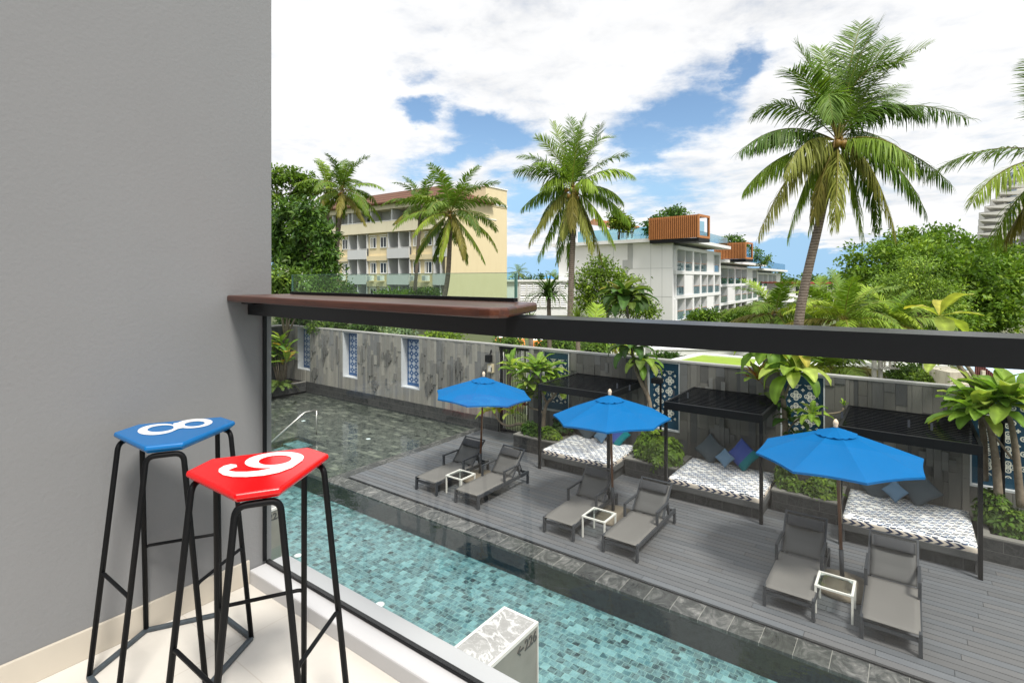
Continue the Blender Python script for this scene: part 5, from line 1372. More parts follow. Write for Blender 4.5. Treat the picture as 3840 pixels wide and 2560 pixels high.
def rosette(V, F, C, pos, axis, n, L, droop, cols, open_=1.0, wf=0.33):
    axis = np.array(axis, float); axis /= np.linalg.norm(axis)
    a1 = np.cross(axis, [0.3, 0.5, 0.81]); a1 /= np.linalg.norm(a1); a2 = np.cross(axis, a1); a0 = RNG.uniform(0, 6)
    for i in range(n):
        g = a0 + i * 2.4; u = (i + 0.5) / n; th = open_ * (0.45 + 1.0 * u) + RNG.normal(0, 0.1)
        d = axis * math.cos(th) + (a1 * math.cos(g) + a2 * math.sin(g)) * math.sin(th)
        l_ = L * 1.3 * RNG.uniform(0.75, 1.15)
        big_leaf(V, F, C, np.array(pos) + d * 0.02, d, (0, 0, 1), l_, l_ * wf * RNG.uniform(0.9, 1.15), droop * RNG.uniform(0.7, 1.3), np.array(cols[RNG.integers(0, len(cols))]) * RNG.uniform(0.8, 1.2))
BL = np.array([(0.17, 0.28, 0.035), (0.23, 0.34, 0.05), (0.12, 0.22, 0.03), (0.30, 0.37, 0.075)])
DK = np.array([(0.045, 0.10, 0.022), (0.065, 0.13, 0.03), (0.10, 0.15, 0.03), (0.05, 0.09, 0.03)])
TG = 'broad leaved small trees in the planters'
def ros_tree(label, base, stems, ros, barkm='pale_bark', r0=0.05, Y=13.3):
    base = Vector(base); t = thing('broad_leaf_tree', label, 'tree', base, 0, TG)
    tb = MB()
    for pts, ra, rb in stems:
        P = [at_y(x, y, Y + (q[0] if q else 0)) - base for x, y, *q in pts]
        fine = []
        for i in range(len(P) - 1):
            p0 = P[max(i - 1, 0)]; p1 = P[i]; p2 = P[i + 1]; p3 = P[min(i + 2, len(P) - 1)]
            for k in range(5):
                s_ = k / 5; fine.append(0.5 * ((2 * p1) + (p2 - p0) * s_ + (2 * p0 - 5 * p1 + 4 * p2 - p3) * s_ ** 2 + (3 * p1 - p0 - 3 * p2 + p3) * s_ ** 3))
        fine.append(P[-1]); m = len(fine)
        tb.tube(fine, [ra + (rb - ra) * i / (m - 1) for i in range(m)], 9)
    obj('trunk', tb, M[barkm], t, True)
    V = []; F = []; C = []
    for (x, y, dy, axis, n, L, droop, cols, *o) in ros:
        n = int(n * 1.3)
        p = at_y(x, y, Y + dy) - base
        rosette(V, F, C, p, axis, n, L, droop, cols, *(o or []))
    np_obj('crown', np.concatenate(V), np.array(F), M['leaf_big'], t, np.concatenate(C), True)
def A_(x, y): return (1500 + x / 3.92, 1350 + y / 3.92)
ros_tree('bright leafy tree with a long sideways branch by the gate', (-8.75, 13.3, 0.36),
    [([A_(2105, 1010), A_(2120, 800), A_(2160, 640), A_(2250, 540), A_(2330, 440)], 0.065, 0.025), ([A_(2120, 790), A_(2050, 740), A_(1900, 690), A_(1800, 560)], 0.035, 0.018),
     ([A_(2160, 640), A_(2100, 500), A_(2060, 380), A_(2030, 260)], 0.035, 0.018), ([A_(2250, 540), A_(2200, 380), A_(2150, 220)], 0.03, 0.016),
     ([A_(2090, 1010), A_(1960, 990), A_(1760, 935), A_(1620, 965), A_(1500, 930), A_(1420, 840), A_(1370, 760)], 0.06, 0.022), ([A_(1700, 935), A_(1690, 850), A_(1660, 800)], 0.02, 0.012)],
    [(*A_(1790, 200), -0.1, (-.3, 0, 1), 12, 0.50, 0.9, BL), (*A_(1990, 210), -0.2, (0, -.2, 1), 13, 0.52, 0.9, BL), (*A_(2140, 180), 0.1, (.3, 0, 1), 12, 0.50, 1.0, BL), (*A_(2250, 330), 0, (.4, 0, 1), 10, 0.45, 1.0, BL),
     (*A_(1900, 360), -0.2, (-.2, -.3, 1), 11, 0.46, 1.1, BL), (*A_(1780, 470), 0.0, (-.4, 0, 1), 10, 0.42, 1.2, BL), (*A_(2060, 420), 0.2, (0, 0, 1), 11, 0.44, 1.2, BL * 0.8), (*A_(1900, 560), 0.1, (0, 0, 1), 9, 0.40, 1.4, BL * 0.8),
     (*A_(1365, 740), 0.0, (-.3, 0, 1), 10, 0.42, 1.5, BL), (*A_(1655, 795), 0.0, (-.2, 0, 1), 6, 0.30, 1.3, BL), (*A_(2330, 430), 0.1, (.4, 0, 1), 8, 0.4, 1.0, BL), (*A_(1640, 90), -0.1, (-.5, 0, .8), 9, 0.45, 0.9, BL), (*A_(2020, 90), 0, (0, 0, 1), 10, 0.45, 0.8, BL)])
ros_tree('dark large leaved tree rising through the rail, with brown leaf edges', (-5.0, 13.3, 0.36),
    [([(2445, 1660), (2436, 1510), (2405, 1434), (2384, 1383), (2372, 1325), (2360, 1220), (2345, 1120)], 0.062, 0.028), ([(2434, 1500), (2420, 1425), (2405, 1380)], 0.03, 0.018)],
    [(2345, 1118, 0, (0, 0, 1), 20, 0.62, 1.5, DK), (2352, 1140, -0.15, (-.1, -.2, 1), 14, 0.58, 1.9, DK), (2335, 1108, 0.15, (0, 0, 1), 10, 0.55, 1.1, np.array([(0.19, 0.19, 0.06), (0.12, 0.17, 0.04)])),
     (2372, 1312, 0, (-.2, -.1, 1), 12, 0.55, 1.9, DK), (2405, 1365, 0.05, (.3, -.1, 1), 11, 0.5, 1.9, np.concatenate([DK, BL * 0.8]))], Y=13.35)
def B_(x, y): return (2700 + x / 2.24, 1280 + y / 2.24)
OR = np.array([(0.45, 0.14, 0.03), (0.35, 0.10, 0.03), (0.30, 0.22, 0.04)])
ros_tree('drooping bright leaved tree with orange new leaves between two daybeds', (-1.95, 13.3, 0.36),
    [([(2950, 1800), (2945, 1660), (2943, 1560), (2930, 1440), (2918, 1400), (2905, 1350)], 0.075, 0.03), ([(2935, 1460), (2880, 1452), (2850, 1430)], 0.022, 0.016), ([(2940, 1500), (2960, 1440), (2977, 1405)], 0.03, 0.02), ([(2945, 1620), (2990, 1575), (3040, 1556), (3100, 1552), (3150, 1545), (3163, 1530)], 0.022, 0.018), ([(2944, 1600), (2925, 1570), (2922, 1550)], 0.015, 0.01)],
    [(2892, 1316, -0.1, (0, -.2, 1), 16, 0.66, 1.9, BL), (2935, 1322, 0.1, (.3, 0, 1), 12, 0.62, 1.8, np.concatenate([BL, BL * np.array((1.6, 1.1, 1))])), (2977, 1402, -0.25, (.1, -.3, 1), 15, 0.66, 2.0, BL),
     (2848, 1428, -0.1, (-.3, 0, 1), 9, 0.34, 0.3, OR, 0.6, 0.22), (2846, 1426, -0.1, (-.2, 0, 1), 5, 0.36, 0.9, BL, 0.8), (3045, 1556, -0.2, (0, -.2, 1), 10, 0.36, 1.4, BL), (2965, 1580, 0.1, (.2, 0, 1), 8, 0.42, 1.7, DK), (2905, 1520, 0.0, (-.3, 0, .8), 6, 0.38, 1.8, DK), (3164, 1522, -0.2, (0, 0, 1), 4, 0.10, 0.4, BL, 0.5), (2985, 1640, 0.1, (.3, 0, 1), 8, 0.4, 1.6, DK)], r0=0.07)
YL = np.array([(0.40, 0.38, 0.06), (0.30, 0.33, 0.06), (0.24, 0.30, 0.05)])
ros_tree('light leaved tree with several bare trunks before the wide lattice screen', (1.55, 13.25, 0.36),
    [([(3747, 1910), (3735, 1740), (3716, 1620), (3700, 1585), (3686, 1560)], 0.075, 0.03), ([(3828, 1900), (3812, 1720), (3796, 1610), (3782, 1550), (3780, 1525)], 0.065, 0.028), ([(3712, 1610), (3750, 1660), (3795, 1720)], 0.022, 0.02)],
    [(3690, 1555, -0.3, (-.3, -.2, 1), 12, 0.56, 1.2, BL), (3660, 1545, -0.4, (-.7, -.2, .7), 7, 0.62, 0.6, BL), (3781, 1515, -0.2, (0, -.2, 1), 16, 0.6, 1.1, BL), (3720, 1490, -0.1, (-.4, 0, 1), 10, 0.55, 1.0, BL), (3815, 1500, 0, (.4, 0, 1), 12, 0.55, 1.1, BL), (3700, 1540, -.2, (0, 0, 1), 4, 0.3, 0.4, OR, 0.6, 0.25)], Y=13.25)
ros_tree('leaning twin trunk tree with a yellow leaf rosette showing above the rail', (1.05, 13.5, 0.36),
    [([(3668, 1500), (3640, 1430), (3600, 1376), (3560, 1300), (3535, 1240), (3522, 1190)], 0.05, 0.04), ([(3676, 1465), (3655, 1415), (3633, 1380), (3590, 1330), (3550, 1270)], 0.04, 0.03), ([(3692, 1800), (3688, 1640), (3668, 1500)], 0.06, 0.05)],
    [(3522, 1185, 0, (0, 0, 1), 6, 0.60, 0.9, YL, 1.3, 0.34), (3521, 1372, -.1, (-.2, -.2, .6), 3, 0.45, 1.6, BL), (3560, 1376, 0, (.3, 0, .6), 3, 0.35, 1.5, BL)], 'pale_bark', 0.05, 13.5)

# ---- corner planting at the far end of the shallow pool
cb_ = at_z(1045, 1450, 0.3)
t = thing('canna_clump', 'canna like plant with big upright leaves in the far corner planter', 'plant', (cb_.x, 12.9, 0.36), 0, 'plants in the far corner planter')
V = []; F = []; C = []; sm = MB()
for (px, py) in ((1052, 1270), (1030, 1300), (1070, 1300), (1045, 1330), (1015, 1290), (1060, 1340), (1025, 1345), (1080, 1325), (1040, 1310), (1010, 1330)):
    p = at_y(px, py, 12.9 + random.uniform(-.2, .2)) - Vector(t.location)
    sm.tube([(p.x * 0.3, p.y * 0.3, 0), (p.x * 0.7, p.y, p.z * 0.6), tuple(p)], [0.025, 0.02, 0.012], 6)
    for q in (0.72, 0.9, 1.0): rosette(V, F, C, (p.x * (0.5 + q / 2), p.y, p.z * q), (random.uniform(-.4, .4), random.uniform(-.4, .2), 1), 3, 0.55, 0.7, np.concatenate([DK * 1.4, BL, np.array([(0.35, 0.24, 0.05)])]), 0.9, 0.34)
obj('stems', sm, M['pale_bark'], t, True); np_obj('leaves', np.concatenate(V), np.array(F), M['leaf_big'], t, np.concatenate(C), True)
t = thing('fern', 'bright drooping fern over the edge of the far corner planter', 'plant', (cb_.x + 0.3, 12.6, 0.36), 0, 'plants in the far corner planter')
Vs = []; Fs = []; Cs = []; k = 0
for i in range(26):
    v, f, c = frond_arrays(RNG.uniform(0, 6.28), RNG.uniform(0.3, 1.1), RNG.uniform(0.6, 1.1), RNG.uniform(1.0, 1.9), 0.16, 26, np.array((0.10, 0.17, 0.035)) * RNG.uniform(0.6, 1.3), 0.15, 0.03)
    Vs.append(v); Fs.append(f + k); Cs.append(c); k += len(v)
np_obj('fronds', np.concatenate(Vs), np.concatenate(Fs), M['leaf_palm'], t, np.concatenate(Cs))
# ================================================================ buildings beyond the wall
class Fr:
    """local frame: X along the front to the right, Y into the building, Z up; origin at the ground of a corner"""
    def __init__(s, px, d, vp):
        o = at_depth(px, HOR, d); s.o = Vector((o.x, o.y, 0)); q = FW + (vp - 1920) / FPX * RT
        if vp < px: q = -q
        q = q / np.linalg.norm(q); s.X = q; s.Y = np.array([-q[1], q[0]]); s.rz = math.atan2(q[1], q[0]); s.d = d
    def lx(s, px, y=0.0):
        r = FW + (px - 1920) / FPX * RT; b = np.array([s.o.x, s.o.y]) + s.Y * y
        m = np.array([[r[0], -s.X[0]], [r[1], -s.X[1]]]); return float(np.linalg.solve(m, b)[1])
    def ly(s, px, x=0.0):
        r = FW + (px - 1920) / FPX * RT; b = np.array([s.o.x, s.o.y]) + s.X * x
        m = np.array([[r[0], -s.Y[0]], [r[1], -s.Y[1]]]); return float(np.linalg.solve(m, b)[1])
    def depth(s, x, y):
        p = np.array([s.o.x, s.o.y]) + s.X * x + s.Y * y; return float(p @ FW)
    def z(s, py, x=0.0, y=0.0): return EYE - (py - HOR) * s.depth(x, y) / FPX
def vframe(px, d):
    f = Fr.__new__(Fr); o = at_depth(px, HOR, d); f.o = Vector((o.x, o.y, 0)); f.X = RT; f.Y = FW; f.rz = YAW; f.d = d; return f
def stain(name, col, dirty, amt=0.35, scale=0.35):
    m = Mat(name); co = m.co(); n = m.noise(m.co(scale=(1.0, 1.0, 0.25)), scale * 4, 7, 0.62); n2 = m.noise(co, scale, 4)
    f = ((n - 0.48) * 3.0).clamp() * amt + ((n2 - 0.5) * 2.0).clamp() * amt * 0.5
    return m.done(m.bsdf(m.mix(f, col, dirty), 0.8, 0, 0.3))
M['yellow'] = stain('ochre_yellow_render', (0.70, 0.595, 0.385), (0.60, 0.49, 0.30), 0.4)
M['cream'] = stain('cream_render', (0.72, 0.66, 0.50), (0.55, 0.48, 0.34), 0.35)
M['ygrey'] = stain('pale_grey_balcony_paint', (0.58, 0.59, 0.60), (0.46, 0.46, 0.46), 0.3)
M['win'] = simple('dark_window_glass', (0.018, 0.022, 0.028), 0.08, 0, 0.3, 0.4)
M['curtain'] = simple('drawn_pale_curtain', (0.42, 0.40, 0.36), 0.8, 0, 0.15, 3)
M['hotel'] = stain('white_hotel_render', (0.74, 0.745, 0.75), (0.62, 0.62, 0.61), 0.25, 0.15)
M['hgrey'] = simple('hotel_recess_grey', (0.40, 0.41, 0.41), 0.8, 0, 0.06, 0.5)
M['bglass'] = glass('balcony_glass', (0.62, 0.76, 0.80), 0.09)
M['rglass'] = glass('roof_blue_glass', (0.55, 0.78, 0.86), 0.12)
M['orange_wood'] = simple('orange_cedar_slats', (0.42, 0.165, 0.05), 0.6, 0, 0.22, 1.5)
def tiles_mat():
    m = Mat('brown_roof_tiles'); x, y, z = m.xyz(m.co()); row = (z * 1.9).frac()
    n = m.noise(m.co(), 1.2, 5)
    c = m.ramp((n * 0.5 + row * 0.55).clamp(), [(0.25, (0.045, 0.020, 0.012)), (0.6, (0.12, 0.052, 0.030)), (0.9, (0.17, 0.085, 0.05))])
    return m.done(m.bsdf(c, 0.8, 0, 0.2))
M['rooftile'] = tiles_mat()

# ---- yellow apartment building
f = Fr(1676, 60, -900)
yb = thing('apartment_building', 'yellow four storey building with pale grey balconies and a brown tiled roof', 'building', f.o, f.rz)
Lf = f.lx(1120); W_ = f.ly(1901)
wl = MB()
bays = [(1303.6, 1374), (1451, 1534.4), (1622.8, 1676)]
bx = [(f.lx(a), f.lx(b)) for a, b in bays]; bx.insert(0, (f.lx(1195), f.lx(1240)))
bx[-1] = (bx[-1][0], -0.02)
fl_ = [-2.0, 1.2, 4.4, 7.6, 10.7]
wl.box(Lf, 1.9, -0.2, 0, W_, 14.0)                # core
wl.box(-0.3, 0.0, -0.2, 0.0, 1.9, 14.0)            # end wall return
edges = [Lf] + [e for b in bx for e in b]
gw_ = MB()
for i in range(0, len(edges) - 1, 2):              # window bays
    wl.box(edges[i], 0.35, -0.2, edges[i + 1], 1.899, 10.7)
    for z in fl_[1:4]: wl.box(edges[i] + 0.01, 0.05, z - 0.35, edges[i + 1] - 0.01, 0.349, z + 0.25)
obj('wall', wl, M['yellow'], yb)
for (a, b) in bx:
    for z in fl_[1:4]:
        obj('balcony_panel', MB().box(a, -0.04, z - 0.12, b, 0.09, z + 1.08), M['ygrey'], yb)
        rl = MB().box(a, -0.03, z + 1.14, b, 0.03, z + 1.18); obj('balcony_rail', rl, M['white'], yb)
        g_ = MB().box(a, 0.10, z - 0.12, b, 1.88, z + 0.02).box(a, 0.0905, z + 1.2, a + 0.12, 1.87, z + 3.06).box(b - 0.12, 0.0905, z + 1.2, b, 1.87, z + 3.06).box((a + b) / 2 - 0.06, 0.0905, z + 0.03, (a + b) / 2 + 0.06, 1.87, z + 3.05).box(a + 0.12, 1.80, z + 0.03, b - 0.12, 1.889, z + 3.05)
        obj('balcony_recess', g_, M['ygrey'], yb)
        for q in (0.36, 0.86):
            w0 = a + (b - a) * q; d_ = obj('door', MB().box(w0 - 0.1, 1.755, z + 0.05, w0 + 0.42 * min(1, (b - w0)), 1.795, z + 2.2), M['white'], yb)
            obj('pane', MB().box(w0, 1.735, z + 0.15, w0 + 0.30 * min(1, (b - w0)), 1.754, z + 2.1), M['win'], d_)
def window(x, z, w_, h, y, par):
    o = obj('window', MB().box(x, y - 0.09, z, x + w_, y - 0.005, z + 0.1).box(x, y - 0.09, z + h - 0.1, x + w_, y - 0.005, z + h).box(x, y - 0.09, z + 0.1, x + 0.1, y - 0.005, z + h - 0.1).box(x + w_ - 0.1, y - 0.09, z + 0.1, x + w_, y - 0.005, z + h - 0.1).box(x + w_ / 2 - 0.05, y - 0.08, z + 0.1, x + w_ / 2 + 0.05, y - 0.005, z + h - 0.1).box(x - 0.08, y - 0.2, z + h + 0.12, x + w_ + 0.08, y - 0.005, z + h + 0.2), M['white'], par)
    obj('pane', MB().box(x + 0.1, y - 0.05, z + 0.1, x + w_ - 0.1, y - 0.02, z + h - 0.1), M['win'], o)
    if random.random() < 0.4: obj('curtain', MB().box(x + 0.1, y - 0.062, z + 0.12, x + w_ * random.choice([0.3, 0.45, 0.5]), y - 0.051, z + h - 0.12), M['curtain'], o)
for i in range(0, len(edges) - 1, 2):
    a, b = edges[i], edges[i + 1]; wv = b - a
    if wv < 1.5: continue
    for z in fl_[1:4]:
        n_ = 2 if wv < 9 else 4
        for k in range(n_):
            cw = min(1.75, wv / n_ * 0.62); window(a + wv * (k + 0.5) / n_ - cw / 2, z + 1.22, cw, 1.4, 0.35, yb)
        if z == fl_[2]:
            for k in range(2):
                ac = obj('air_conditioner', MB().box(a + wv * (k + .5) / 2 - .45, -0.35, z + 0.35, a + wv * (k + .5) / 2 + .45, 0.04, z + 1.0), M['white'], yb)
                obj('fan_grille', MB().box(a + wv * (k + .5) / 2 - .38, -0.37, z + 0.42, a + wv * (k + .5) / 2 + .1, -0.351, z + 0.92), M['hgrey'], ac)
obj('cream_band', MB().box(Lf, -0.12, 10.70, 0.02, 0.1, 12.0).box(Lf, 0.1, 10.70, -0.31, 1.899, 10.86), M['cream'], yb)
obj('top_beam', MB().box(Lf, -0.1, 13.5, 0.02, 0.25, 14.1).box(Lf, 0.251, 13.5, -0.31, 1.899, 13.7), M['cream'], yb)
tw = MB(); tw.box(Lf, 1.80, 10.87, -0.31, 1.899, 13.49)
for px in (1245, 1303, 1318, 1388, 1466, 1534, 1600, 1640):
    x = f.lx(px); tw.box(x - 0.12, 0.11, 10.87, x + 0.12, 1.79, 13.49)
obj('top_recess', tw, M['ygrey'], yb)
for px in (1335, 1440, 1560): window(f.lx(px), 11.3, 2.0, 1.7, 1.79, yb)
obj('top_rail', MB().box(Lf, -0.06, 12.05, 0.0, 0.0, 12.12), M['white'], yb)
yt0 = f.ly(1822); ztop = f.z(701, 0, f.ly(1835))
tb_ = MB().box(-5.5, yt0, 14.0, 0.0, W_, ztop).box(-0.002, 0.05, 13.98, 0.06, W_, 14.05)
obj('stair_tower', tb_, M['yellow'], yb); obj('tower_coping', MB().box(-5.6, yt0 - 0.1, ztop, 0.1, W_ + 0.1, ztop + 0.14), M['white'], yb)
obj('end_trim', MB().box(0.003, -0.05, 14.15, 0.11, W_, 14.4).box(0.003, -0.05, 12.3, 0.06, W_ * 0.8, 12.4), M['white'], yb)
ze = 14.12; zr = 16.7; ov = 0.7
rv_ = [(Lf - ov, -ov, ze), (ov, -ov, ze), (ov, W_ * 0.72, ze), (Lf - ov, W_, ze), (Lf, W_ * 0.5, zr), (-5.0, W_ * 0.45, zr), (Lf - ov, -ov, ze + .12), (ov, -ov, ze + .12), (ov, W_ * 0.72, ze + .12), (Lf - ov, W_, ze + .12)]
obj('roof', MB().add(rv_, [(0, 3, 2, 1), (0, 1, 7, 6), (1, 2, 8, 7), (2, 3, 9, 8), (3, 0, 6, 9), (6, 7, 5, 4), (7, 8, 5), (8, 9, 4, 5), (9, 6, 4)]), M['rooftile'], yb)

# ---- white hotel with stepped blocks
fo = Fr(2522, 65, 3300)          # right hand facade
hot = thing('hotel_building', 'white stepped hotel with rows of glass balconies', 'building', fo.o, fo.rz)
lf = Fr(2522, 65, -200)
def to_local(p): v = Vector((p[0] - fo.o.x, p[1] - fo.o.y)); return (v.x * fo.X[0] + v.y * fo.X[1], v.x * fo.Y[0] + v.y * fo.Y[1])
def lfp(px): # point on the left face
    x = lf.lx(px); return to_local((lf.o.x + lf.X[0] * x, lf.o.y + lf.X[1] * x))
L0, L1 = lfp(2095), (0.0, 0.0)
RZ = 10.0
# frame-local: facade along +X at y=0, building body at y>0; left face runs from origin to L0
e1 = fo.lx(2697)
obj('wall', MB().prism([(0, 0), (0.6, 0.0), (0.6, 1.9), (e1, 1.9), (e1, 16), (L0[0], L0[1])], -0.2, RZ - 0.45), M['hotel'], hot)
dirL = Vector((L0[0], L0[1])).normalized(); nL = Vector((dirL.y, -dirL.x)); nL = nL if nL.y < 0 or True else nL
if (nL.x * 0 + nL.dot(Vector((e1, 16)))) > 0: nL = -nL
def lface(px0, py0, px1, py1, th=0.03):
    a, b = lfp(px0), lfp(px1); da = fo.depth(*a); db = fo.depth(*b)
    z0 = EYE - (py1 - HOR) * (da + db) / 2 / FPX; z1 = EYE - (py0 - HOR) * (da + db) / 2 / FPX
    a = Vector(a); b = Vector(b); v = []
    for z in (z0, z1):
        for p, q in ((a, 0), (b, 0), (b, th), (a, th)): v.append((p.x + nL.x * q, p.y + nL.y * q, z))
    return v
def lbox(*a):
    m_ = MB(); v = lface(*a); return m_.add(v, [(0, 3, 2, 1), (4, 5, 6, 7), (0, 1, 5, 4), (1, 2, 6, 5), (2, 3, 7, 6), (3, 0, 4, 7)])
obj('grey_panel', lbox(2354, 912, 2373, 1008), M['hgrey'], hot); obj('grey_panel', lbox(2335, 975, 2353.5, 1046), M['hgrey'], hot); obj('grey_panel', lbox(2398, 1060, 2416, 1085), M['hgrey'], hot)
jt = MB()
for a_ in ((2180, 1007, 2520, 1008.2), (2180, 1108, 2520, 1109.2), (2440, 905, 2441, 1200), (2300, 905, 2301, 1200), (2482, 905, 2483, 1200)):
    m_ = lface(*a_, 0.012); jt.add(m_, [(0, 3, 2, 1), (4, 5, 6, 7), (0, 1, 5, 4), (1, 2, 6, 5), (2, 3, 7, 6), (3, 0, 4, 7)])
obj('wall_joint', jt, M['hgrey'], hot)
# roof slab of the first block
ovh = 1.6
rl0 = Vector(L0) + nL * 0.5
obj('roof_slab', MB().prism([(nL.x * 0.6 - 0.2, nL.y * 0.6 - ovh), (e1 + 0.6, -ovh), (e1 + 0.6, 16), (L0[0] - 0.5, L0[1] + 1), (rl0.x, rl0.y)], RZ - 0.44, RZ), M['hotel'], hot)
def facade(x0, x1, y0, floors, h, nb, shift):
    sl = MB()
    for z in floors + [floors[-1] + h]:
        sl.box(x0, y0 - 0.25, z - 0.42, x1, y0 + 1.89, z)
    for i, z in enumerate(floors):
        sg = shift * (i % 2); xs = [x0 + 0.25 + (x1 - x0 - 0.5) * k / nb for k in range(nb + 1)]
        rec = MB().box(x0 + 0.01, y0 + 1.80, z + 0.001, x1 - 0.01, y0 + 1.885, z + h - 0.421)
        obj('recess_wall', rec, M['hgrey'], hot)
        for k, x in enumerate(xs):
            wd = 0.75 if (k + i) % 2 == 0 else 0.2
            sl.box(x - wd / 2, y0 - 0.2, z + 0.001, x + wd / 2, y0 + 1.79, z + h - 0.421)
        for k in range(nb):
            a, b = xs[k] + 0.26, xs[k + 1] - 0.26
            if (k * 7 + i * 3) % 6 == 4: 
                sl.box(a, y0 - 0.18, z + 0.001, b, y0 - 0.05, z + h - 0.421); continue
            g = obj('balcony_glass', MB().box(a, y0 - 0.10, z + 0.05, b, y0 - 0.08, z + 1.05), M['bglass'], hot)
            obj('hand_rail', MB().box(a, y0 - 0.12, z + 1.05, b, y0 - 0.06, z + 1.10), M['orange_wood'], g)
            obj('glass_door', MB().box(a + 0.1, y0 + 1.74, z + 0.03, a + (b - a) * 0.6, y0 + 1.795, z + 2.2), M[random.choice(['win', 'win', 'curtain'])], hot)
    obj('balcony_frame', sl, M['hotel'], hot)
facade(0.6, e1, 0.0, [-0.1, 2.95, 6.0], 3.05, 6, 0.4)
prev = (e1, 0.0)
for (pxs, d_, pxe, rz_, nb, nm) in ((2692, 86, 2838, 8.0, 6, 2), (2836, 113, 2924, 7.2, 5, 3)):
    g2 = Fr(pxs, d_, 3300); s_ = to_local((g2.o.x, g2.o.y)); le = g2.lx(pxe)
    x0, y0 = s_; x1 = x0 + le
    obj('wall', MB().box(x0, y0 + 1.9, -0.2, x1, y0 + 18, rz_ - 0.45).box(x0 - 0.02, y0, -0.2, x0 + 0.58, y0 + 1.89, rz_ - 0.45), M['hotel'], hot)
    obj('roof_slab', MB().box(x0 - 1.0, y0 - 1.7, rz_ - 0.44, x1 + 1.0, y0 + 18, rz_), M['hotel'], hot)
    facade(x0 + 0.6, x1, y0, [rz_ - 10.0, rz_ - 6.95, rz_ - 3.9], 3.05, nb, 0.4)
    obj('roof_glass', MB().box(x0 + 2.0, y0 - 1.2, rz_, x1 + 0.4, y0 - 1.17, rz_ + 1.5), M['rglass'], hot)
obj('roof_glass', MB().box(6.0, -1.2, RZ, e1 + 0.3, -1.17, RZ + 1.3), M['rglass'], hot)
a = Vector(lfp(2170)) + nL * 0.2; b = Vector(lfp(2436)) + nL * 0.2
obj('roof_glass', MB().bar((a.x, a.y, RZ + 0.75), (b.x, b.y, RZ + 0.75), 0.03, 1.5), M['rglass'], hot)
# orange slatted roof pavilions
def pavilion(pxl, pxr, pxe, pyt, pyb, d, label):
    fr_ = Fr(pxr, d, -200); z0 = EYE - (pyb - HOR) * d / FPX; z1 = EYE - (pyt - HOR) * d / FPX
    t = thing('roof_pavilion', label, 'pavilion', (fr_.o.x, fr_.o.y, z0), fr_.rz, 'orange slatted pavilions on the hotel roof')
    x0 = fr_.lx(pxl); dpt = min(9.0, max(3.0, fr_.ly(pxe))); h = z1 - z0
    sl = MB(); n_ = int(-x0 / 0.24)
    for k in range(n_ + 1):
        x = x0 * k / n_; sl.box(x - 0.11, -0.02, 0, x - 0.005, 0.10, h)
    obj('slats', sl, M['orange_wood'], t)
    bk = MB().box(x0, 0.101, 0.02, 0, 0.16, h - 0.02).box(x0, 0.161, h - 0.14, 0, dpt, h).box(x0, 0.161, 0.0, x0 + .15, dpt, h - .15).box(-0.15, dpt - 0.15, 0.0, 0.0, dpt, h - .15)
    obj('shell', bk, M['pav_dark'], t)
    obj('frame', MB().box(-0.003, -0.03, h - 0.25, 0.12, dpt + 0.05, h + 0.03).box(-0.003, -0.03, -0.02, 0.12, 0.22, h - 0.251).box(-0.003, dpt - 0.2, -0.02, 0.12, dpt + .05, h - 0.251).box(-0.003, 0.221, -0.02, 0.12, dpt - 0.201, 0.25), M['orange_wood'], t)
    obj('glass_pane', MB().box(0.0, 0.25, 0.26, 0.03, dpt * 0.55, h * 0.72), M['rglass'], t)
    obj('floor_slab', MB().box(x0, 0.0, -0.45, 0.1, dpt, -0.021), M['black'], t)
M['pav_dark'] = simple('shaded_cedar_shell', (0.20, 0.075, 0.025), 0.7, 0, 0.2, 1.0)  # darker copy of the slat cedar, inner shade put into its colour
pavilion(2436, 2617, 2651, 803, 890, 62, 'larger orange slatted pavilion on the near hotel roof')
pavilion(2680, 2794, 2796, 908, 970, 84, 'smaller orange slatted pavilion on the farther hotel roof')
# roof canopy and terrace furniture
fr_ = vframe(2310, 74)
k_ = 74 / FPX
t = thing('roof_canopy', 'small hotel roof canopy with a thin red edge behind the straight palm', 'canopy', (fr_.o.x, fr_.o.y, RZ), fr_.rz)
obj('slab', MB().add([((2225 - 2310) * k_, 0, 3.0), ((2398 - 2310) * k_, 0, 2.0), ((2398 - 2310) * k_, 5, 2.0), ((2225 - 2310) * k_, 5, 3.0), ((2225 - 2310) * k_, 0, 3.25), ((2398 - 2310) * k_, 0, 2.2), ((2398 - 2310) * k_, 5, 2.2), ((2225 - 2310) * k_, 5, 3.25)], [(0, 3, 2, 1), (4, 5, 6, 7), (0, 1, 5, 4), (1, 2, 6, 5), (2, 3, 7, 6), (3, 0, 4, 7)]), M['red_trim'] if 'red_trim' in M else M['orange_wood'], t)
obj('column', MB().box(1.6, 0.5, -0.1, 2.6, 1.2, 2.05), M['hotel'], t)
for px, lab in ((2337, 'dark square table on the hotel roof terrace'), (2352, 'dark square table nearest the orange pavilion on the roof terrace')):
    c = at_depth(px, HOR, 66.5)
    t = thing('roof_table', lab, 'table', (c.x, c.y, RZ + 0.01), YAW, 'tables on the hotel roof terrace')
    obj('top', MB().box(-0.7, -0.5, 0.72, 0.7, 0.5, 0.78), M['black'], t)
    for x in (-0.62, 0.55):
        for y in (-0.42, 0.35): obj('leg', MB().box(x, y, 0, x + 0.07, y + 0.07, 0.719), M['black'], t)
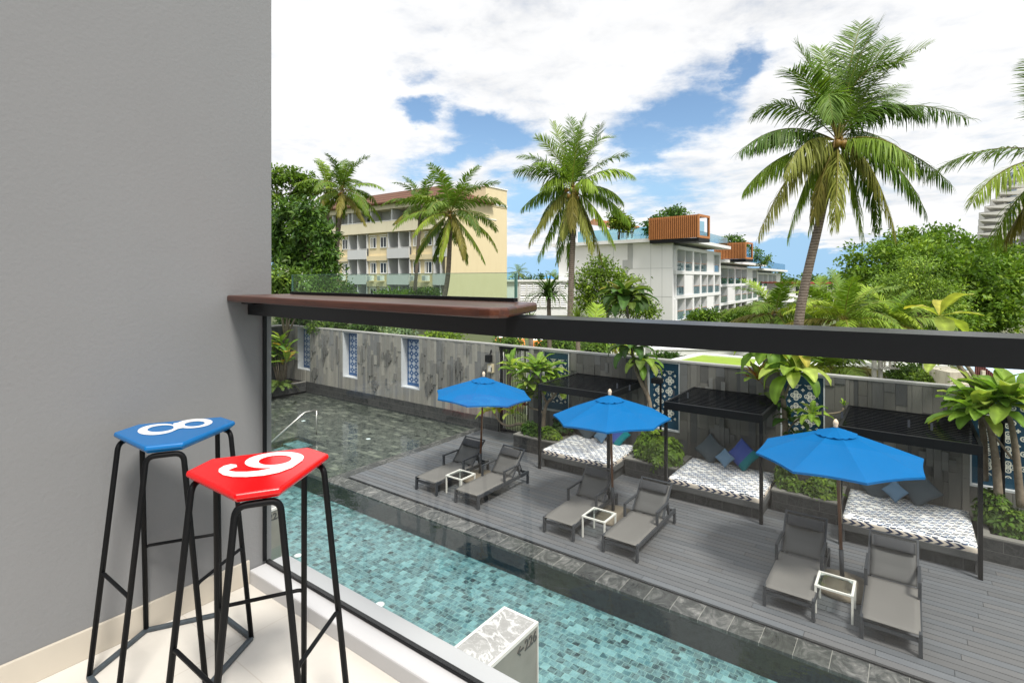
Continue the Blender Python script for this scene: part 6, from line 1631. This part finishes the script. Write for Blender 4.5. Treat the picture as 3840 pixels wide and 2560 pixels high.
for lab, blobs, bs, mu, n_ in (('dark dense tree crown behind the larger orange pavilion', [blob(2500, 810, 72, 45, 22), blob(2550, 800, 72, 45, 22), blob(2450, 850, 72, 25, 40), blob(2530, 790, 72, 25, 16)], gbase(2510, 72, 9.9), (0.75, 0.85, 0.8), 1900),
                            ('small olive green tree on the hotel roof beside the straight palm', [blob(2325, 830, 66, 36, 22), blob(2310, 803, 66, 22, 14), blob(2345, 845, 66, 28, 16)], gbase(2320, 66, 9.9), (1.5, 1.3, 0.8), 1300),
                            ('dark tree behind the smaller orange pavilion', [blob(2745, 905, 92, 40, 20), blob(2780, 925, 92, 25, 30), blob(2720, 900, 92, 22, 14)], gbase(2750, 92, 7.9), (0.8, 0.9, 0.8), 1300),
                            ('thin see through tree on the far hotel roof', [blob(2830, 945, 104, 24, 20), blob(2855, 975, 104, 28, 16), blob(2885, 965, 104, 20, 10), blob(2880, 990, 104, 16, 8)], gbase(2850, 104, 7.1), (1.0, 1.05, 0.8), 700)):
    tree('roof_tree', lab, bs, None, blobs, n_, 0.45, pal(tuple(1.4 * q for q in mu)), 0.14, 'trees on the hotel roof', clump=0.3, per=14, shell=0.5)

# ---- white louvred building
d_ = 75; k_ = d_ / FPX; fr_ = vframe(2020, d_); zt = EYE - (1056 - HOR) * k_
t = thing('louvred_building', 'low white building with a grid of louvred panels', 'building', fr_.o, fr_.rz)
xL, xR = (1880 - 2020) * k_, (2160 - 2020) * k_
obj('wall', MB().box(xL, 0.25, -0.2, xR, 9, zt), M['hotel'], t); obj('roof_edge', MB().box(xL - .2, -0.15, zt + .001, xR + .2, 9, zt + 0.22), M['hotel'], t)
for i, px in enumerate((1952, 1978, 2003, 2028, 2053, 2078, 2103)):
    x = (px - 2020) * k_; w_ = 23 * k_
    for z1, z0 in ((zt - 0.35, zt - 1.75), (zt - 2.0, zt - 3.4)):
        lv = MB(); z = z0
        while z < z1 - 0.1: lv.bar((x, 0.12, z), (x + w_, 0.12, z), 0.03, 0.26, (0, 0.5, 1)); z += 0.3
        lv.box(x - 0.16, 0.0, z0 - 0.1, x - 0.03, 0.249, z1 + 0.1)
        obj('louvre_panel', lv, M['hotel'], t)
M['hut_blue'] = simple('blue_painted_metal', (0.03, 0.22, 0.55), 0.5)
fr_ = vframe(2065, 78); k_ = 78 / FPX
t = thing('roof_hut', 'tiny bright blue hut roof on top of the louvred building', 'hut', (fr_.o.x, fr_.o.y, zt + .2), fr_.rz)
obj('roof', MB().add([(-1.0, 0, .25), (.6, 0, .2), (.6, 1, .2), (-1.0, 1, .25), (-.6, .5, .6), (.2, .5, .6)], [(0, 1, 5, 4), (1, 2, 5), (2, 3, 4, 5), (3, 0, 4), (3, 2, 1, 0)]), M['hut_blue'], t)
obj('wall', MB().box(-.8, 0.1, -.05, .4, .9, .2), M['hotel'], t)
fr_ = vframe(2125, 82)
t = thing('water_tank', 'pale blue round tank behind the louvred building', 'tank', (fr_.o.x, fr_.o.y, zt), fr_.rz)
M['tank'] = simple('pale_blue_tank', (0.22, 0.48, 0.62), 0.5)
obj('shell', MB().lathe([(0.9, 0), (0.95, 1.2), (0.7, 1.7), (0.2, 1.85)], 20), M['tank'], t, True); obj('lid', MB().lathe([(0.3, 1.83), (0.3, 1.98), (0.1, 2.0)], 14), M['hotel'], t)

# ---- small house with a red roof edge
M['red_trim'] = simple('dark_red_roof_edge', (0.30, 0.045, 0.035), 0.6)
d_ = 88; k_ = d_ / FPX; fr_ = vframe(3035, d_); zt = EYE - (1058 - HOR) * k_
t = thing('flat_roof_house', 'white house with a flat red edged roof behind the curved palm trunk', 'house', fr_.o, fr_.rz)
xL, xR = (2962 - 3035) * k_, (3110 - 3035) * k_
obj('wall', MB().box(xL, 0.4, -0.2, xR, 8, zt - 0.25), M['hotel'], t); obj('roof', MB().box(xL - 0.8, -0.5, zt - .249, xR + .5, 8.4, zt), M['red_trim'], t)
for px in (2985, 3030, 3075): window((px - 3035) * k_, zt - 2.3, 1.5, 1.7, 0.4, t)
obj('lower_roof', MB().box(xL - 2.5, -1.4, zt - 3.2, xR + 1.5, 0.39, zt - 2.95), M['hotel'], t)

# ---- tall white tower on the right
d_ = 210; k_ = d_ / FPX; fr_ = vframe(3700, d_)
t = thing('tower_block', 'tall white tower with zigzag triangular balconies at the picture edge', 'building', fr_.o, fr_.rz)
def tz(py): return EYE - (py - HOR) * k_
def tx(px): return (px - 3700) * k_
M['tower_glass'] = simple('blue_grey_tower_glass', (0.16, 0.20, 0.25), 0.2, 0, 0.1, 0.2)
M['tower'] = simple('warm_white_tower_concrete', (0.56, 0.545, 0.51), 0.8, 0, 0.05, 0.1)
body = MB()
for k in range(-9, 13):
    py = 805 - 25 * k; xl = 3650 + max(k, 0) * 21 + min(k, 0) * 2
    if xl > 3900: break
    z0 = tz(py + 12); z1 = tz(py - 13)
    body.box(tx(xl + 62), 2.2, z0, tx(4150), 5, z1)
obj('body', body, M['tower'], t)
for col, off, lim in ((0, 0, 3786), (1, 64, 3786), (2, 170, 4000)):
    for k in range(-9, 13):
        py = 805 - 25 * k - (8 if col else 0); xl = 3650 + max(k, 0) * 21 + min(k, 0) * 2 + off
        if xl > lim - 12: continue
        z = tz(py); x0, x1 = tx(xl), tx(min(xl + 58, lim))
        v = [(x0, -3.0, z - 0.15), (x1, -6.5, z - 0.9), (x1, 2.19, z - 0.9), (x0, -3.0, z + 0.15), (x1, -6.5, z + 0.75), (x1, 2.19, z + 0.75)]
        obj('balcony_wedge', MB().add(v, [(0, 2, 1), (3, 4, 5), (0, 1, 4, 3), (1, 2, 5, 4), (2, 0, 3, 5)]), M['tower'], t)
obj('glass_strip', MB().box(tx(3796), 0.6, -0.2, tx(3818), 2.19, tz(645)), M['tower_glass'], t)
obj('sloping_fin', MB().add([(tx(3750), -3, tz(1230)), (tx(3900), -3, tz(1230)), (tx(3900), -3, tz(1090)), (tx(3835), -3, tz(1090)), (tx(3750), 2, tz(1230)), (tx(3900), 2, tz(1230)), (tx(3900), 2, tz(1090)), (tx(3835), 2, tz(1090))], [(0, 1, 2, 3), (7, 6, 5, 4), (0, 3, 7, 4), (3, 2, 6, 7), (1, 5, 6, 2), (0, 4, 5, 1)]), M['tower'], t)

# ---- things between the wall and the rail
M['turf'] = simple('bright_artificial_turf', (0.21, 0.30, 0.025), 0.95, 0, 0.2, 3, 0.4, 60)
zr_ = 2.45
p1, p2, p3 = at_z(2520, 1354, zr_), at_z(2627, 1330, zr_), at_z(2850, 1347, zr_)
b0 = Vector((p1.x, 14.6, 0)); t = thing('turf_roof_building', 'low flat roofed building covered with bright green turf behind the wall', 'building', b0)
pg = [(p1.x - b0.x, 0.0), (p3.x + 0.6 - b0.x, 0.0), (p3.x - b0.x, p3.y - 14.6), (p2.x - b0.x, p2.y - 14.6), (p1.x - b0.x, p1.y - 14.6)]
obj('wall', MB().prism(pg, -0.1, zr_ - 0.06), M['white'], t); 
cxy = Vector((np.mean([q[0] for q in pg]), np.mean([q[1] for q in pg])))
obj('turf', MB().prism([tuple(Vector(q).lerp(cxy, 0.05)) for q in pg], zr_ - 0.059, zr_ + 0.0), M['turf'], t)
ed = MB()
for i in range(len(pg)):
    a, b = Vector(pg[i]), Vector(pg[(i + 1) % len(pg)]); ed.bar((a.x, a.y, zr_ - 0.01 + 0.002 * i), (b.x, b.y, zr_ - 0.01 + 0.002 * i), 0.18, 0.1)
obj('parapet', ed, M['white'], t)
def slab_thing(name, label, cat, pxl, pxr, pyt, d, h, dep, mat, group=None, legs=0):
    fr_ = vframe((pxl + pxr) / 2, d); k_ = d / FPX; z = EYE - (pyt - HOR) * k_; hw = (pxr - pxl) / 2 * k_
    t = thing(name, label, cat, (fr_.o.x, fr_.o.y, -0.12), fr_.rz, group); z += 0.12
    obj('roof', MB().box(-hw, 0, z - h, hw, dep, z), mat, t, bevel=0.01)
    obj('edge_strip', MB().box(-hw - 0.05, -0.06, z + 0.001, hw + 0.05, dep + .05, z + 0.06), M['white'], t)
    obj('wall', MB().box(-hw + 0.3, 0.3, 0, hw - 0.3, dep - 0.1, z - h - 0.001), M['concrete'], t)
    return t
slab_thing('flat_canopy', 'long white flat canopy behind the turf roof', 'canopy', 2440, 2960, 1312, 33, 0.35, 4, M['white'], 'white canopies below the rail')
slab_thing('flat_canopy', 'short white roof left of the large leaved tree below the rail', 'canopy', 2250, 2420, 1297, 30, 0.5, 3, M['white'], 'white canopies below the rail')
slab_thing('flat_canopy', 'white stepped ledge behind the hanging palm below the rail', 'canopy', 3010, 3560, 1372, 27, 0.3, 2.5, M['white'], 'white canopies below the rail')
M['awning'] = simple('orange_awning', (0.75, 0.20, 0.03), 0.7, 0, 0.1, 4)
for i, (pa, pb, py, lab) in enumerate(((1862, 1890, 1264, 'white shuttered kiosk with an orange awning, left of three'), (1932, 1962, 1268, 'white shuttered kiosk with an orange awning, middle of three'), (1990, 2050, 1274, 'wider white shuttered kiosk with an orange awning, right of three'))):
    d_ = 30; k_ = d_ / FPX; fr_ = vframe((pa + pb) / 2, d_); z = EYE - (py - HOR) * k_; hw = (pb - pa) / 2 * k_
    t = thing('kiosk', lab, 'kiosk', (fr_.o.x, fr_.o.y, -0.12), fr_.rz, 'kiosks with orange awnings beyond the gate')
    obj('wall', MB().box(-hw, 0.0, 0, hw, 1.6, z), M['white'], t)
    obj('awning', MB().add([(-hw - .05, 0, z + .1), (hw + .05, 0, z + .1), (hw + .1, -.5, z - .18), (-hw - .1, -.5, z - .18)], [(0, 1, 2, 3)]), M['awning'], t)
    sh_ = MB(); q = z - 0.25
    while q > 0.2: sh_.box(-hw + .05, -0.03, q - 0.05, hw - .05, -0.001, q); q -= 0.12
    obj('shutter', sh_, M['hgrey'], t)
# power poles
M['pole'] = simple('weathered_concrete_pole', (0.42, 0.40, 0.36), 0.9, 0, 0.15, 3)
for i, (px, lab) in enumerate(((3278, 'thicker concrete power pole below the rail with a grey cable'), (3301, 'thinner concrete power pole carrying stacked insulators'))):
    fr_ = vframe(px, 22); t = thing('power_pole', lab, 'pole', (fr_.o.x, fr_.o.y, -0.12), fr_.rz, 'concrete power poles beyond the wall')
    obj('pole', MB().box(-0.07, -0.06, 0, 0.07, 0.06, 2.55), M['pole'], t, bevel=0.01)
    if i == 1:
        for x in (0.0, 0.22, 0.42):
            for s_ in (0,):
                pr = []; z = 1.6
                while z < 2.5: pr += [(0.03, z), (0.075, z + 0.02), (0.03, z + 0.05)]; z += 0.085
                obj('insulator', MB().lathe(pr, 10, (x + 0.1, -0.12, -0.1)), M['skirting'], t, True)
        obj('cross_arm', MB().box(-0.1, -0.2, 1.45, 0.65, -0.05, 1.52), M['pole'], t)
    else:
        obj('cable', MB().tube([(-1.2, 0, 2.45), (-0.8, -.1, 1.9), (-0.4, -.1, 1.6), (0.0, -.1, 1.45), (0.6, -.1, 1.5), (1.0, -.1, 1.9), (1.05, -.1, 2.4)], 0.018, 6), M['concrete'], t, True)
# broken white wall, brown fence, railing and sheet roofs on the right
fr_ = vframe(3610, 18); k_ = 18 / FPX; zz = lambda py: EYE - (py - HOR) * k_
t = thing('old_white_wall', 'stained old white wall with a broken step beside the brown fence', 'wall', (fr_.o.x, fr_.o.y, -0.12), fr_.rz)
M['oldwhite'] = stain('stained_old_white', (0.66, 0.60, 0.48), (0.25, 0.20, 0.15), 0.75, 1.2)
obj('upper', MB().box((3562 - 3610) * k_, 0, 0, (3664 - 3610) * k_, 1.2, zz(1396) + .12), M['oldwhite'], t); obj('ledge', MB().box((3575 - 3610) * k_, -0.35, 0, (3700 - 3610) * k_, -0.001, zz(1434) + .12), M['oldwhite'], t)
fr_ = vframe(3720, 17); k_ = 17 / FPX
M['maroon'] = simple('maroon_corrugated_metal', (0.14, 0.045, 0.04), 0.6, 0, 0.15, 4)
t = thing('corrugated_fence', 'maroon corrugated fence with a sloping top', 'fence', (fr_.o.x, fr_.o.y, -0.12), fr_.rz)
fm = MB(); n_ = 22
for i in range(n_):
    px = 3660 + 90 * i / n_; top = zz(1372 + max(0, (px - 3690)) * 0.62) * 1.0
    z = EYE - ((1374 + max(0, px - 3690) * 0.75) - HOR) * k_ + .12
    fm.box((px - 3720) * k_, 0.02 * (i % 2), 0, (px + 90 / n_ - 0.6 - 3720) * k_, 0.05 + 0.02 * (i % 2), z)
obj('sheets', fm, M['maroon'], t)
obj('post', MB().box((3676 - 3720) * k_, -0.08, 0, (3688 - 3720) * k_, -0.001, EYE - (1388 - HOR) * k_ + .12), M['oldwhite'], t); obj('post', MB().box((3713 - 3720) * k_, -0.08, 0, (3729 - 3720) * k_, -0.001, EYE - (1424 - HOR) * k_ + .12), M['oldwhite'], t)
M['sheet'] = simple('pale_blue_roof_sheet', (0.45, 0.58, 0.70), 0.45, 0.2, 0.1, 2)
fr_ = vframe(3820, 20); k_ = 20 / FPX
t = thing('sheet_roof_shed', 'shed with a pale blue sheet roof and a rail in front', 'shed', (fr_.o.x, fr_.o.y, -0.12), fr_.rz)
zt = EYE - (1404 - HOR) * k_ + .12
obj('roof', MB().add([(-0.75, 0, zt - .28), (2.2, 0, zt - .35), (2.2, 2.4, zt + .05), (-0.75, 2.4, zt + .05), (-0.75, 0, zt - .24), (2.2, 0, zt - .31), (2.2, 2.4, zt + .09), (-0.75, 2.4, zt + .09)], [(0, 3, 2, 1), (4, 5, 6, 7), (0, 1, 5, 4), (1, 2, 6, 5), (2, 3, 7, 6), (3, 0, 4, 7)]), M['sheet'], t)
obj('wall', MB().box(-0.6, 0.3, 0, 2.1, 2.2, zt - .36), M['oldwhite'], t)
rb = MB().box(-0.8, -0.42, zt - .28, 2.2, -0.39, zt - .24)
for i in range(16): rb.box(-0.78 + i * 0.19, -0.415, 0, -0.765 + i * 0.19, -0.395, zt - .281)
obj('railing', rb, M['maroon'], t)
fr_ = vframe(3815, 24); t = thing('storage_tank', 'pale green round tank above the sheet roof', 'tank', (fr_.o.x, fr_.o.y, -0.12), fr_.rz)
M['tank2'] = simple('pale_green_tank', (0.32, 0.48, 0.48), 0.5)
obj('shell', MB().tube([(-0.35, 0, 0.9), (-.3, 0, 0.95), (0.6, 0, 0.95), (0.65, 0, .9)], [0.2, 0.4, 0.4, 0.2], 18), M['tank2'], t, True); obj('stand', MB().box(-.3, -.2, 0, -.2, .2, .6).box(.5, -.2, 0, .6, .2, .6), M['maroon'], t)

for lab, px, w_ in (('green shrub at the foot of the second hotel block', 2760, 50), ('green shrub at the foot of the far hotel block', 2850, 50), ('round shrub at the hotel corner below the near balconies', 2640, 45)):
    shrub(lab, [blob(px - w_ * .6, 1190, 58, w_ * .7, 22), blob(px + w_ * .5, 1186, 58, w_ * .7, 26)], 1300, 0.35, pal((1.5, 1.5, 1.0), 0.2), clump=0.3, per=12)
# far tree line closing the horizon, one mass
FG = []
for k in range(46):
    px = 1000 + k * 75 + RNG.uniform(-25, 25); d = RNG.uniform(150, 240)
    FG.append(blob(px, 1062 + RNG.uniform(-14, 8), d, 60, RNG.uniform(14, 30)))
V, F, C = leaf_cloud(FG, 16000, 1.1, pal((0.9, 1.0, 1.1)), clump=0.9, per=14, shell=0.4)
tag(np_obj('far_woods', V, F, M['leaf'], None, C), kind='stuff')
